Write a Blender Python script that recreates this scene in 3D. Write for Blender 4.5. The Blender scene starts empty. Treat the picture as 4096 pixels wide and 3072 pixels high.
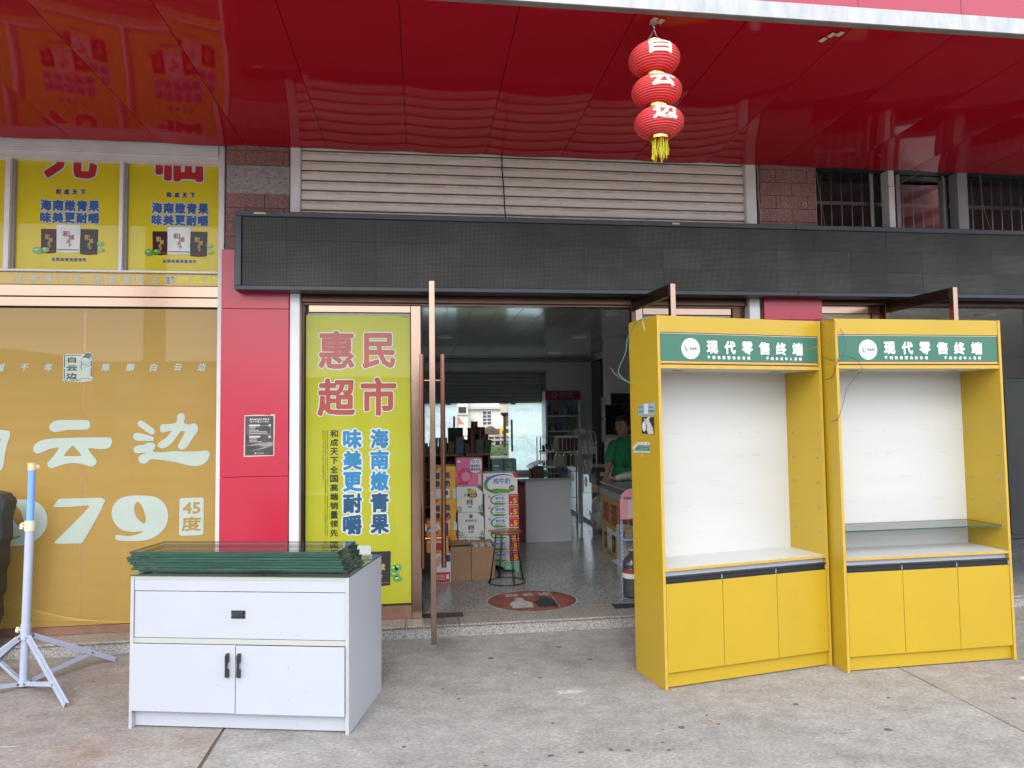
import bpy, bmesh, math, random
from math import sin, cos, pi, radians, sqrt, atan2
from mathutils import Vector, Matrix

# ------------------------------------------------------------------ camera, sky, sun, exposure
SC = bpy.context.scene
COL = SC.collection
random.seed(7)
cam_d = bpy.data.cameras.new('camera')
cam_d.sensor_width = 36.0
cam_d.lens = 24.333
cam_d.clip_start = 0.05
cam_d.clip_end = 2000
cam = bpy.data.objects.new('camera', cam_d)
COL.objects.link(cam)
SC.camera = cam
_yaw, _pit, _rol = 0.12951717, 0.05331579, -0.01262407
_f = Vector((sin(_yaw)*cos(_pit), cos(_yaw)*cos(_pit), sin(_pit)))
_r = Vector((cos(_yaw), -sin(_yaw), 0))
_u = _r.cross(_f)
_R = cos(_rol)*_r + sin(_rol)*_u
_U = -sin(_rol)*_r + cos(_rol)*_u
cam.matrix_world = Matrix(((_R.x, _U.x, -_f.x, 0), (_R.y, _U.y, -_f.y, 0), (_R.z, _U.z, -_f.z, 1.6), (0, 0, 0, 1)))

world = bpy.data.worlds.new('World')
SC.world = world
world.use_nodes = True
_nt = world.node_tree
_bg = _nt.nodes['Background']
_sky = _nt.nodes.new('ShaderNodeTexSky')
_sky.sky_type = 'NISHITA'
_sky.sun_disc = False
SUN_EL, SUN_AZ = radians(36), radians(196)
_sky.sun_elevation = SUN_EL
_sky.sun_rotation = SUN_AZ
_sky.air_density = 1.0
_sky.dust_density = 3.0
_hs = _nt.nodes.new('ShaderNodeHueSaturation')
_hs.inputs['Saturation'].default_value = 0.42
_nt.links.new(_sky.outputs[0], _hs.inputs['Color'])
# thin bright cloud cover: the clear sky shows through it
_cl = _nt.nodes.new('ShaderNodeMix')
_cl.data_type = 'RGBA'
_cl.inputs[0].default_value = 0.8
_cl.inputs[7].default_value = (6.6, 7.0, 7.7, 1)
_nt.links.new(_hs.outputs[0], _cl.inputs[6])
_nt.links.new(_cl.outputs[2], _bg.inputs['Color'])
_bg.inputs['Strength'].default_value = 0.15

sun_d = bpy.data.lights.new('sun', 'SUN')
sun_d.energy = 0.5
sun_d.angle = radians(28)
sun_d.color = (1.0, 0.965, 0.91)
sun = bpy.data.objects.new('sun', sun_d)
COL.objects.link(sun)
_sd = Vector((sin(SUN_AZ)*cos(SUN_EL), cos(SUN_AZ)*cos(SUN_EL), sin(SUN_EL)))
sun.rotation_euler = _sd.to_track_quat('Z', 'Y').to_euler()
sun.location = (-2, -6, 12)

SC.view_settings.view_transform = 'Standard'
SC.view_settings.look = 'None'
SC.view_settings.gamma = 1
SC.view_settings.exposure = 1.38
SC.view_settings.use_curve_mapping = False
SC.render.engine = 'CYCLES'
SC.cycles.use_denoising = True
SC.cycles.max_bounces = 10
SC.cycles.diffuse_bounces = 8
SC.cycles.glossy_bounces = 5
SC.cycles.transparent_max_bounces = 24
SC.cycles.sample_clamp_indirect = 6.0
SC.cycles.caustics_reflective = False
SC.cycles.caustics_refractive = False

# ------------------------------------------------------------------ materials
def _new(name):
    m = bpy.data.materials.new(name)
    m.use_nodes = True
    return m, m.node_tree, m.node_tree.nodes['Principled BSDF']

def N(nt, t, **kw):
    n = nt.nodes.new(t)
    for k, v in kw.items():
        if k.startswith('_'):
            setattr(n, k[1:], v)
        else:
            n.inputs[k.replace('0_', '')].default_value = v
    return n

def mat(name, col, rough=0.5, metal=0.0, coat=0.0, var=0.10, vs=6.0, bump=0.0, bs=40.0, spec=0.5, coatr=0.03, rvar=0.0, stretch=None, speck=0.0):
    """Principled surface whose colour wanders a little with noise, with fine relief and small marks."""
    m, nt, p = _new(name)
    p.inputs['Roughness'].default_value = rough
    p.inputs['Metallic'].default_value = metal
    p.inputs['Coat Weight'].default_value = coat
    p.inputs['Coat Roughness'].default_value = coatr
    p.inputs['Specular IOR Level'].default_value = spec
    geo = N(nt, 'ShaderNodeNewGeometry')
    src = geo.outputs['Position']
    if stretch:
        mp = N(nt, 'ShaderNodeMapping')
        mp.inputs['Scale'].default_value = stretch
        nt.links.new(src, mp.inputs['Vector'])
        src = mp.outputs[0]
    base = None
    if var > 0:
        n = N(nt, 'ShaderNodeTexNoise', Scale=vs, Detail=5.0, Roughness=0.6)
        nt.links.new(src, n.inputs['Vector'])
        r = N(nt, 'ShaderNodeMapRange')
        r.inputs['From Min'].default_value = 0.3
        r.inputs['From Max'].default_value = 0.7
        r.inputs['To Min'].default_value = 1.0 - var
        r.inputs['To Max'].default_value = 1.0 + var*0.5
        nt.links.new(n.outputs[0], r.inputs['Value'])
        mx = N(nt, 'ShaderNodeMix', _data_type='RGBA', _blend_type='MULTIPLY')
        mx.inputs[0].default_value = 1.0
        mx.inputs[6].default_value = (*col, 1)
        nt.links.new(r.outputs[0], mx.inputs[7])
        base = mx.outputs[2]
        if speck > 0:
            v = N(nt, 'ShaderNodeTexNoise', Scale=55.0, Detail=2.0, Roughness=0.5)
            nt.links.new(geo.outputs['Position'], v.inputs['Vector'])
            r2 = N(nt, 'ShaderNodeMapRange')
            r2.inputs['From Min'].default_value = 0.70
            r2.inputs['From Max'].default_value = 0.76
            r2.inputs['To Min'].default_value = 0.0
            r2.inputs['To Max'].default_value = speck
            nt.links.new(v.outputs[0], r2.inputs['Value'])
            m2 = N(nt, 'ShaderNodeMix', _data_type='RGBA')
            nt.links.new(r2.outputs[0], m2.inputs[0])
            nt.links.new(base, m2.inputs[6])
            m2.inputs[7].default_value = (0.12, 0.10, 0.09, 1)
            base = m2.outputs[2]
        nt.links.new(base, p.inputs['Base Color'])
        if rvar > 0:
            r3 = N(nt, 'ShaderNodeMapRange')
            r3.inputs['To Min'].default_value = rough
            r3.inputs['To Max'].default_value = rough + rvar
            nt.links.new(n.outputs[0], r3.inputs['Value'])
            nt.links.new(r3.outputs[0], p.inputs['Roughness'])
    else:
        p.inputs['Base Color'].default_value = (*col, 1)
    if bump > 0:
        nb = N(nt, 'ShaderNodeTexNoise', Scale=bs, Detail=6.0, Roughness=0.65)
        nt.links.new(src, nb.inputs['Vector'])
        b = N(nt, 'ShaderNodeBump', Strength=bump, Distance=0.01)
        nt.links.new(nb.outputs[0], b.inputs['Height'])
        nt.links.new(b.outputs[0], p.inputs['Normal'])
        if coat > 0:
            pass
    return m

_pc = {}
def plain(col, rough=0.5, coat=0.0, metal=0.0):
    k = (tuple(col), rough, coat, metal)
    if k not in _pc:
        _pc[k] = mat('print', col, rough, metal, coat, var=0.05, vs=9.0, spec=0.5 if coat == 0 else 0.12)
    return _pc[k]

def granite(name, ca, cb, cc, scale, rough, dull=0.0):
    m, nt, p = _new(name)
    geo = N(nt, 'ShaderNodeNewGeometry')
    n1 = N(nt, 'ShaderNodeTexVoronoi', Scale=scale)
    n2 = N(nt, 'ShaderNodeTexNoise', Scale=scale*0.8, Detail=2.0)
    n3 = N(nt, 'ShaderNodeTexNoise', Scale=1.7, Detail=4.0)
    for n in (n1, n2, n3):
        nt.links.new(geo.outputs['Position'], n.inputs['Vector'])
    r1 = N(nt, 'ShaderNodeValToRGB')
    e = r1.color_ramp.elements
    e[0].position = 0.30; e[0].color = (*ca, 1)
    e[1].position = 0.62; e[1].color = (*cb, 1)
    sep = N(nt, 'ShaderNodeSeparateColor')
    nt.links.new(n1.outputs['Color'], sep.inputs[0])
    nt.links.new(sep.outputs[0], r1.inputs[0])
    r2 = N(nt, 'ShaderNodeValToRGB')
    r2.color_ramp.interpolation = 'CONSTANT'
    r2.color_ramp.elements[0].color = (0, 0, 0, 1)
    r2.color_ramp.elements[1].position = 0.57
    r2.color_ramp.elements[1].color = (1, 1, 1, 1)
    nt.links.new(n2.outputs[0], r2.inputs[0])
    mx = N(nt, 'ShaderNodeMix', _data_type='RGBA')
    nt.links.new(r2.outputs[0], mx.inputs[0])
    nt.links.new(r1.outputs[0], mx.inputs[6])
    mx.inputs[7].default_value = (*cc, 1)
    r3 = N(nt, 'ShaderNodeMapRange')
    r3.inputs['From Min'].default_value = 0.3; r3.inputs['From Max'].default_value = 0.7
    r3.inputs['To Min'].default_value = 0.78; r3.inputs['To Max'].default_value = 1.08
    nt.links.new(n3.outputs[0], r3.inputs['Value'])
    m2 = N(nt, 'ShaderNodeMix', _data_type='RGBA', _blend_type='MULTIPLY')
    m2.inputs[0].default_value = 1.0
    nt.links.new(mx.outputs[2], m2.inputs[6])
    nt.links.new(r3.outputs[0], m2.inputs[7])
    nt.links.new(m2.outputs[2], p.inputs['Base Color'])
    p.inputs['Roughness'].default_value = rough
    return m

def concrete(name, ca, cb, stain):
    """Worn, trowelled concrete: broad stains, short streaks, scuffs, grit and pale scratches."""
    m, nt, p = _new(name)
    geo = N(nt, 'ShaderNodeNewGeometry')
    pos = geo.outputs['Position']
    def noise(scale, detail=5.0, rough=0.6, st=None, off=None):
        n = N(nt, 'ShaderNodeTexNoise', Scale=scale, Detail=detail, Roughness=rough)
        if st or off:
            mp = N(nt, 'ShaderNodeMapping')
            if st: mp.inputs['Scale'].default_value = st
            if off: mp.inputs['Location'].default_value = off
            mp.inputs['Rotation'].default_value = (0, 0, 0.25)
            nt.links.new(pos, mp.inputs['Vector'])
            nt.links.new(mp.outputs[0], n.inputs['Vector'])
        else:
            nt.links.new(pos, n.inputs['Vector'])
        return n.outputs[0]
    def rng(v, a, b, c, d):
        r = N(nt, 'ShaderNodeMapRange')
        for k, x in zip(('From Min', 'From Max', 'To Min', 'To Max'), (a, b, c, d)):
            r.inputs[k].default_value = x
        nt.links.new(v, r.inputs['Value'])
        return r.outputs[0]
    def mix(fac, a, b, mode='MIX'):
        x = N(nt, 'ShaderNodeMix', _data_type='RGBA', _blend_type=mode)
        if isinstance(fac, (int, float)): x.inputs[0].default_value = fac
        else: nt.links.new(fac, x.inputs[0])
        for i, v in ((6, a), (7, b)):
            if isinstance(v, tuple): x.inputs[i].default_value = (*v, 1)
            else: nt.links.new(v, x.inputs[i])
        return x.outputs[2]
    c = mix(rng(noise(0.9, 6, 0.65), 0.35, 0.65, 0, 1), ca, cb)
    c = mix(1.0, c, rng(noise(2.6, 6, 0.7, None, (2, 5, 0)), 0.32, 0.68, 0.84, 1.09), 'MULTIPLY')
    c = mix(rng(noise(1.6, 5, 0.6, None, (4.2, 1.3, 0)), 0.52, 0.72, 0, 0.7), c, stain)
    c = mix(1.0, c, rng(noise(9, 8, 0.72, (0.8, 1.25, 1)), 0.3, 0.7, 0.78, 1.17), 'MULTIPLY')
    c = mix(1.0, c, rng(noise(60, 4, 0.7, (0.75, 1.25, 1)), 0.3, 0.7, 0.66, 1.28), 'MULTIPLY')
    # dark scuffs
    c = mix(rng(noise(7, 9, 0.8, (0.7, 1.5, 1), (7, 2, 0)), 0.59, 0.67, 0, 0.55), c, (0.10, 0.092, 0.088))
    # pale scratches and plaster dust
    c = mix(rng(noise(5, 10, 0.85, (0.7, 1.8, 1), (1, 9, 0)), 0.575, 0.66, 0, 0.55), c, (0.50, 0.49, 0.47))
    # grit
    v = N(nt, 'ShaderNodeTexVoronoi', Scale=38.0)
    nt.links.new(pos, v.inputs['Vector'])
    c = mix(rng(v.outputs['Distance'], 0.0, 0.09, 0.45, 0.0), c, (0.10, 0.09, 0.085))
    nt.links.new(c, p.inputs['Base Color'])
    p.inputs['Roughness'].default_value = 0.86
    p.inputs['Specular IOR Level'].default_value = 0.3
    b = N(nt, 'ShaderNodeBump', Strength=0.35, Distance=0.006)
    nt.links.new(noise(38, 9, 0.75, (0.7, 1.4, 1)), b.inputs['Height'])
    nt.links.new(b.outputs[0], p.inputs['Normal'])
    return m

def thin_glass(name, tint, refl=1.0, haze=0.0, haze_col=(0.7, 0.85, 0.83), blotch=False):
    m = bpy.data.materials.new(name)
    m.use_nodes = True
    nt = m.node_tree
    nt.nodes.remove(nt.nodes['Principled BSDF'])
    out = nt.nodes['Material Output']
    tr = N(nt, 'ShaderNodeBsdfTransparent'); tr.inputs[0].default_value = (*tint, 1)
    gl = N(nt, 'ShaderNodeBsdfGlossy'); gl.inputs['Roughness'].default_value = 0.015
    fr = N(nt, 'ShaderNodeFresnel'); fr.inputs[0].default_value = 1.5
    body = tr.outputs[0]
    if haze > 0:
        df = N(nt, 'ShaderNodeBsdfDiffuse'); df.inputs[0].default_value = (*haze_col, 1)
        tl = N(nt, 'ShaderNodeBsdfTranslucent'); tl.inputs[0].default_value = (*haze_col, 1)
        ds = N(nt, 'ShaderNodeMixShader'); ds.inputs[0].default_value = 0.88
        nt.links.new(df.outputs[0], ds.inputs[1]); nt.links.new(tl.outputs[0], ds.inputs[2])
        hm = N(nt, 'ShaderNodeMixShader'); hm.inputs[0].default_value = haze
        if blotch:
            geo = N(nt, 'ShaderNodeNewGeometry')
            n = N(nt, 'ShaderNodeTexNoise', Scale=9.0, Detail=8.0, Roughness=0.75)
            nt.links.new(geo.outputs['Position'], n.inputs['Vector'])
            r = N(nt, 'ShaderNodeMapRange')
            r.inputs['From Min'].default_value = 0.35; r.inputs['From Max'].default_value = 0.65
            r.inputs['To Min'].default_value = haze*0.72; r.inputs['To Max'].default_value = min(1, haze*1.2)
            nt.links.new(n.outputs[0], r.inputs['Value'])
            nt.links.new(r.outputs[0], hm.inputs[0])
        nt.links.new(tr.outputs[0], hm.inputs[1]); nt.links.new(ds.outputs[0], hm.inputs[2])
        body = hm.outputs[0]
    mx = N(nt, 'ShaderNodeMixShader')
    if refl != 1.0:
        mu = N(nt, 'ShaderNodeMath', _operation='MULTIPLY'); mu.inputs[1].default_value = refl
        nt.links.new(fr.outputs[0], mu.inputs[0]); nt.links.new(mu.outputs[0], mx.inputs[0])
    else:
        nt.links.new(fr.outputs[0], mx.inputs[0])
    nt.links.new(body, mx.inputs[1]); nt.links.new(gl.outputs[0], mx.inputs[2])
    nt.links.new(mx.outputs[0], out.inputs['Surface'])
    return m

def led_material():
    m, nt, p = _new('led_modules')
    tc = N(nt, 'ShaderNodeTexCoord')
    oi = N(nt, 'ShaderNodeObjectInfo')
    sp = N(nt, 'ShaderNodeSeparateXYZ')
    nt.links.new(tc.outputs['Object'], sp.inputs[0])
    def wave(o):
        a = N(nt, 'ShaderNodeMath', _operation='MULTIPLY'); a.inputs[1].default_value = 2*pi/0.010
        nt.links.new(o, a.inputs[0])
        c = N(nt, 'ShaderNodeMath', _operation='COSINE'); nt.links.new(a.outputs[0], c.inputs[0])
        return c.outputs[0]
    mi = N(nt, 'ShaderNodeMath', _operation='MINIMUM')
    nt.links.new(wave(sp.outputs[0]), mi.inputs[0]); nt.links.new(wave(sp.outputs[2]), mi.inputs[1])
    r = N(nt, 'ShaderNodeMapRange')
    r.inputs['From Min'].default_value = 0.15; r.inputs['From Max'].default_value = 0.55
    nt.links.new(mi.outputs[0], r.inputs['Value'])
    rr = N(nt, 'ShaderNodeMapRange')
    rr.inputs['To Min'].default_value = 0.72; rr.inputs['To Max'].default_value = 1.25
    nt.links.new(oi.outputs['Random'], rr.inputs['Value'])
    ge = N(nt, 'ShaderNodeNewGeometry')
    nz = N(nt, 'ShaderNodeTexNoise', Scale=2.2, Detail=3.0)
    nt.links.new(ge.outputs['Position'], nz.inputs['Vector'])
    nr = N(nt, 'ShaderNodeMapRange')
    nr.inputs['From Min'].default_value = 0.35; nr.inputs['From Max'].default_value = 0.65
    nr.inputs['To Min'].default_value = 0.6; nr.inputs['To Max'].default_value = 1.3
    nt.links.new(nz.outputs[0], nr.inputs['Value'])
    mu = N(nt, 'ShaderNodeMath', _operation='MULTIPLY')
    nt.links.new(rr.outputs[0], mu.inputs[0]); nt.links.new(nr.outputs[0], mu.inputs[1])
    dot = N(nt, 'ShaderNodeMix', _data_type='RGBA', _blend_type='MULTIPLY'); dot.inputs[0].default_value = 1
    dot.inputs[6].default_value = (0.19, 0.195, 0.18, 1)
    nt.links.new(mu.outputs[0], dot.inputs[7])
    mx = N(nt, 'ShaderNodeMix', _data_type='RGBA')
    nt.links.new(r.outputs[0], mx.inputs[0])
    mx.inputs[6].default_value = (0.008, 0.008, 0.008, 1)
    nt.links.new(dot.outputs[2], mx.inputs[7])
    nt.links.new(mx.outputs[2], p.inputs['Base Color'])
    p.inputs['Roughness'].default_value = 0.6
    return m

M = dict(
    concrete_pink=concrete('concrete_warm', (0.345, 0.300, 0.270), (0.315, 0.286, 0.264), (0.26, 0.17, 0.11)),
    concrete_grey=concrete('concrete_grey', (0.350, 0.328, 0.305), (0.308, 0.292, 0.275), (0.21, 0.19, 0.165)),
    concrete_far=concrete('concrete_beige', (0.345, 0.310, 0.283), (0.308, 0.285, 0.265), (0.24, 0.20, 0.16)),
    ground=concrete('concrete_plain', (0.30, 0.28, 0.26), (0.26, 0.25, 0.24), (0.2, 0.17, 0.14)),
    step=granite('granite_step', (0.30, 0.29, 0.28), (0.45, 0.43, 0.41), (0.17, 0.17, 0.18), 150, 0.5),
    step_top=granite('granite_tread', (0.30, 0.26, 0.23), (0.42, 0.37, 0.33), (0.15, 0.14, 0.13), 120, 0.4),
    floor=granite('granite_floor', (0.24, 0.25, 0.255), (0.46, 0.47, 0.47), (0.12, 0.125, 0.13), 115, 0.16),
    tile=granite('stone_tile', (0.23, 0.12, 0.105), (0.32, 0.18, 0.16), (0.16, 0.085, 0.08), 110, 0.75),
    mortar=mat('mortar', (0.36, 0.35, 0.34), 0.95, var=0.30, vs=30, bump=0.35, bs=60),
    soffit=mat('soffit_red', (0.37, 0.006, 0.017), 0.5, var=0.04, vs=2, coat=0.52, coatr=0.045, spec=0.0),
    fascia=mat('fascia_red', (0.36, 0.018, 0.050), 0.32, var=0.10, vs=3, coat=0.3, coatr=0.2, speck=0.3),
    clad=mat('cladding_red', (0.49, 0.020, 0.052), 0.32, var=0.05, vs=2.5, coat=0.25, coatr=0.15),
    trim=mat('trim_white', (0.43, 0.44, 0.45), 0.42, var=0.22, vs=7, metal=0.2, speck=0.5, stretch=(2.5, 2.5, 0.6)),
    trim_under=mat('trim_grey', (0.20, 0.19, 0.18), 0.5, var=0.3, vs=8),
    white_al=mat('white_aluminium', (0.76, 0.77, 0.78), 0.4, var=0.10, vs=5, speck=0.25),
    grey_al=mat('grey_aluminium', (0.30, 0.31, 0.32), 0.4, var=0.1, vs=5),
    slat=mat('shutter_slat', (0.80, 0.775, 0.72), 0.5, var=0.16, vs=5, stretch=(0.5, 1, 5), speck=0.35),
    slat_dust=mat('slat_dust', (0.70, 0.64, 0.55), 0.6, var=0.3, vs=6, stretch=(1.5, 1, 4)),
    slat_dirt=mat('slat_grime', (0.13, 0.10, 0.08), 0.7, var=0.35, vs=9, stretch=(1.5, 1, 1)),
    frame_dark=mat('led_frame', (0.040, 0.048, 0.066), 0.42, var=0.15, vs=9, speck=0.12),
    led=led_material(),
    copper=mat('rose_gold_steel', (0.37, 0.255, 0.195), 0.12, metal=1.0, var=0.08, vs=4, bump=0.04, bs=5, rvar=0.10),
    copper_dull=mat('brown_steel', (0.11, 0.062, 0.048), 0.28, metal=0.9, var=0.15, vs=5),
    copper_kick=mat('worn_rose_steel', (0.34, 0.19, 0.13), 0.35, metal=0.5, var=0.25, vs=9),
    ringw=mat('light_ring', (0.85, 0.85, 0.84), 0.5, var=0.03),
    handle=mat('handle_bronze', (0.30, 0.15, 0.115), 0.16, metal=1.0, var=0.10, vs=6),
    black=mat('black_rubber', (0.018, 0.018, 0.018), 0.6, var=0.1),
    black_pl=mat('black_plastic', (0.022, 0.024, 0.027), 0.42, var=0.2, vs=14, bump=0.3, bs=60),
    gold=mat('gold_film', (0.38, 0.242, 0.058), 0.5, var=0.06, vs=1.4, coat=0.55, coatr=0.02, spec=0.2, stretch=(1, 1, 8)),
    gold_seam=mat('gold_film_seam', (0.46, 0.20, 0.09), 0.5, var=0.2, vs=8, coat=0.8),
    gold_line=mat('gold_film_line', (0.66, 0.45, 0.10), 0.5, coat=0.8),
    band=mat('band_film', (0.60, 0.40, 0.04), 0.5, var=0.10, vs=4, coat=0.8, coatr=0.03, stretch=(0.4, 1, 12)),
    pale=mat('pale_letter', (0.44, 0.52, 0.46), 0.5, var=0.05, coat=0.55, coatr=0.02, spec=0.2),
    pale_dark=mat('stamp_dark', (0.05, 0.065, 0.06), 0.5, var=0.05, coat=0.5, coatr=0.02),
    poster=mat('poster_yellow', (0.42, 0.425, 0.034), 0.5, var=0.04, vs=3, coat=0.6, coatr=0.02, spec=0.1),
    poster_up=mat('poster_yellow_upper', (0.66, 0.57, 0.022), 0.5, var=0.06, vs=3, coat=0.5, coatr=0.03, spec=0.1),
    yellow=mat('yellow_laminate', (0.475, 0.315, 0.020), 0.30, var=0.05, vs=2.2, speck=0.22),
    yellow_edge=mat('yellow_edge_band', (0.52, 0.34, 0.05), 0.4, var=0.10, vs=12, speck=0.3),
    white_lam=mat('white_laminate', (0.45, 0.475, 0.53), 0.30, var=0.025, vs=3, speck=0.30),
    white_edge=mat('white_edge_band', (0.46, 0.46, 0.46), 0.4, var=0.06, vs=10),
    cream=mat('cream_rail', (0.44, 0.44, 0.41), 0.35, var=0.04, vs=8),
    back_white=mat('back_board', (0.54, 0.545, 0.535), 0.42, var=0.05, vs=2.5, speck=0.12, stretch=(0.5, 0.5, 3)),
    sign_green=mat('sign_green', (0.040, 0.150, 0.098), 0.35, var=0.03),
    steel=mat('steel', (0.62, 0.63, 0.64), 0.22, metal=1.0, var=0.1, vs=5, bump=0.05, bs=6, rvar=0.15),
    wire=mat('dark_wire', (0.05, 0.045, 0.045), 0.35, metal=0.6, var=0.1),
    white_paint=mat('white_paint', (0.45, 0.50, 0.63), 0.28, var=0.06, vs=10, speck=0.3),
    blue_tube=mat('blue_tube', (0.20, 0.40, 0.80), 0.35, var=0.05),
    beige_pl=mat('beige_plastic', (0.70, 0.55, 0.36), 0.45, var=0.05),
    cream_pl=mat('cream_plastic', (0.76, 0.68, 0.50), 0.45, var=0.05),
    screw=mat('bolt_metal', (0.22, 0.22, 0.23), 0.35, metal=0.8, var=0.1),
    glass=thin_glass('clear_glass', (0.90, 0.96, 0.93)),
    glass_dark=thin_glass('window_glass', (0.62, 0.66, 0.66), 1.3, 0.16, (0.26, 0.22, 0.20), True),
    glass_film=thin_glass('filmed_glass', (0.80, 0.95, 0.95), 1.0, 0.80, (0.74, 0.93, 0.91), True),
    glass_sheet=thin_glass('sheet_glass', (0.95, 0.985, 0.965), 1.1, 0.16, (0.62, 0.80, 0.72)),
    glass_edge=mat('glass_edge', (0.018, 0.085, 0.058), 0.12, var=0.6, vs=5, coat=0.6, stretch=(1, 1, 30)),
    wood=mat('stool_wood', (0.24, 0.115, 0.045), 0.25, var=0.3, vs=12, coat=0.4),
    carton=mat('brown_carton', (0.33, 0.205, 0.120), 0.85, var=0.08, vs=9, bump=0.15, bs=30),
    carton_in=mat('carton_inside', (0.26, 0.155, 0.09), 0.9, var=0.1),
    wall_in=mat('inner_wall', (0.80, 0.79, 0.77), 0.8, var=0.06, vs=2),
    wall_out=mat('render_wall', (0.30, 0.27, 0.25), 0.9, var=0.15, vs=2),
    ceil=mat('ceiling_strip', (0.80, 0.80, 0.79), 0.14, var=0.08, vs=1.5, spec=0.9, coat=0.8, coatr=0.06, bump=0.10, bs=5, stretch=(3, 0.8, 1)),
    dark_shutter=mat('rear_shutter', (0.28, 0.285, 0.285), 0.5, var=0.1),
    lantern=mat('lantern_cloth', (0.72, 0.022, 0.030), 0.55, var=0.16, vs=14),
    lantern_rib=mat('lantern_rib', (0.80, 0.16, 0.15), 0.5, var=0.1),
    gold_metal=mat('gold_foil', (0.85, 0.62, 0.20), 0.22, metal=1.0, var=0.1, vs=20),
    tassel=mat('tassel_yarn', (0.70, 0.66, 0.03), 0.7, var=0.15, vs=40),
    skin=mat('skin', (0.36, 0.20, 0.135), 0.5, var=0.06, vs=20),
    hair=mat('hair', (0.020, 0.016, 0.014), 0.5, var=0.2, vs=60),
    shirt=mat('green_shirt', (0.020, 0.215, 0.085), 0.85, var=0.10, vs=14, bump=0.4, bs=14),
    trousers=mat('white_trousers', (0.55, 0.54, 0.52), 0.85, var=0.1, vs=18, bump=0.3, bs=18),
    pink=mat('pink_cloth', (0.62, 0.30, 0.30), 0.85, var=0.1),
    leaf=mat('hill_green', (0.045, 0.085, 0.028), 0.9, var=0.6, vs=0.35, bump=1.0, bs=0.8),
    leaf_near=mat('leaf_green', (0.13, 0.20, 0.07), 0.7, var=0.5, vs=4),
    asphalt=mat('asphalt', (0.055, 0.055, 0.057), 0.9, var=0.2, vs=3, bump=0.4, bs=60),
    house=mat('house_render', (0.60, 0.58, 0.50), 0.85, var=0.10, vs=0.5),
    rail_conc=mat('rail_concrete', (0.38, 0.37, 0.34), 0.9, var=0.2, vs=5),
    soil=mat('rubble', (0.075, 0.050, 0.036), 0.95, var=0.4, vs=3, bump=1.0, bs=6),
    red_tile=mat('roof_tile', (0.30, 0.10, 0.06), 0.85, var=0.3, vs=4),
    digger=mat('digger_yellow', (0.72, 0.40, 0.02), 0.4, var=0.08),
    lampglass=mat('lamp_glass', (0.70, 0.66, 0.50), 0.3, var=0.03),
)

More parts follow.
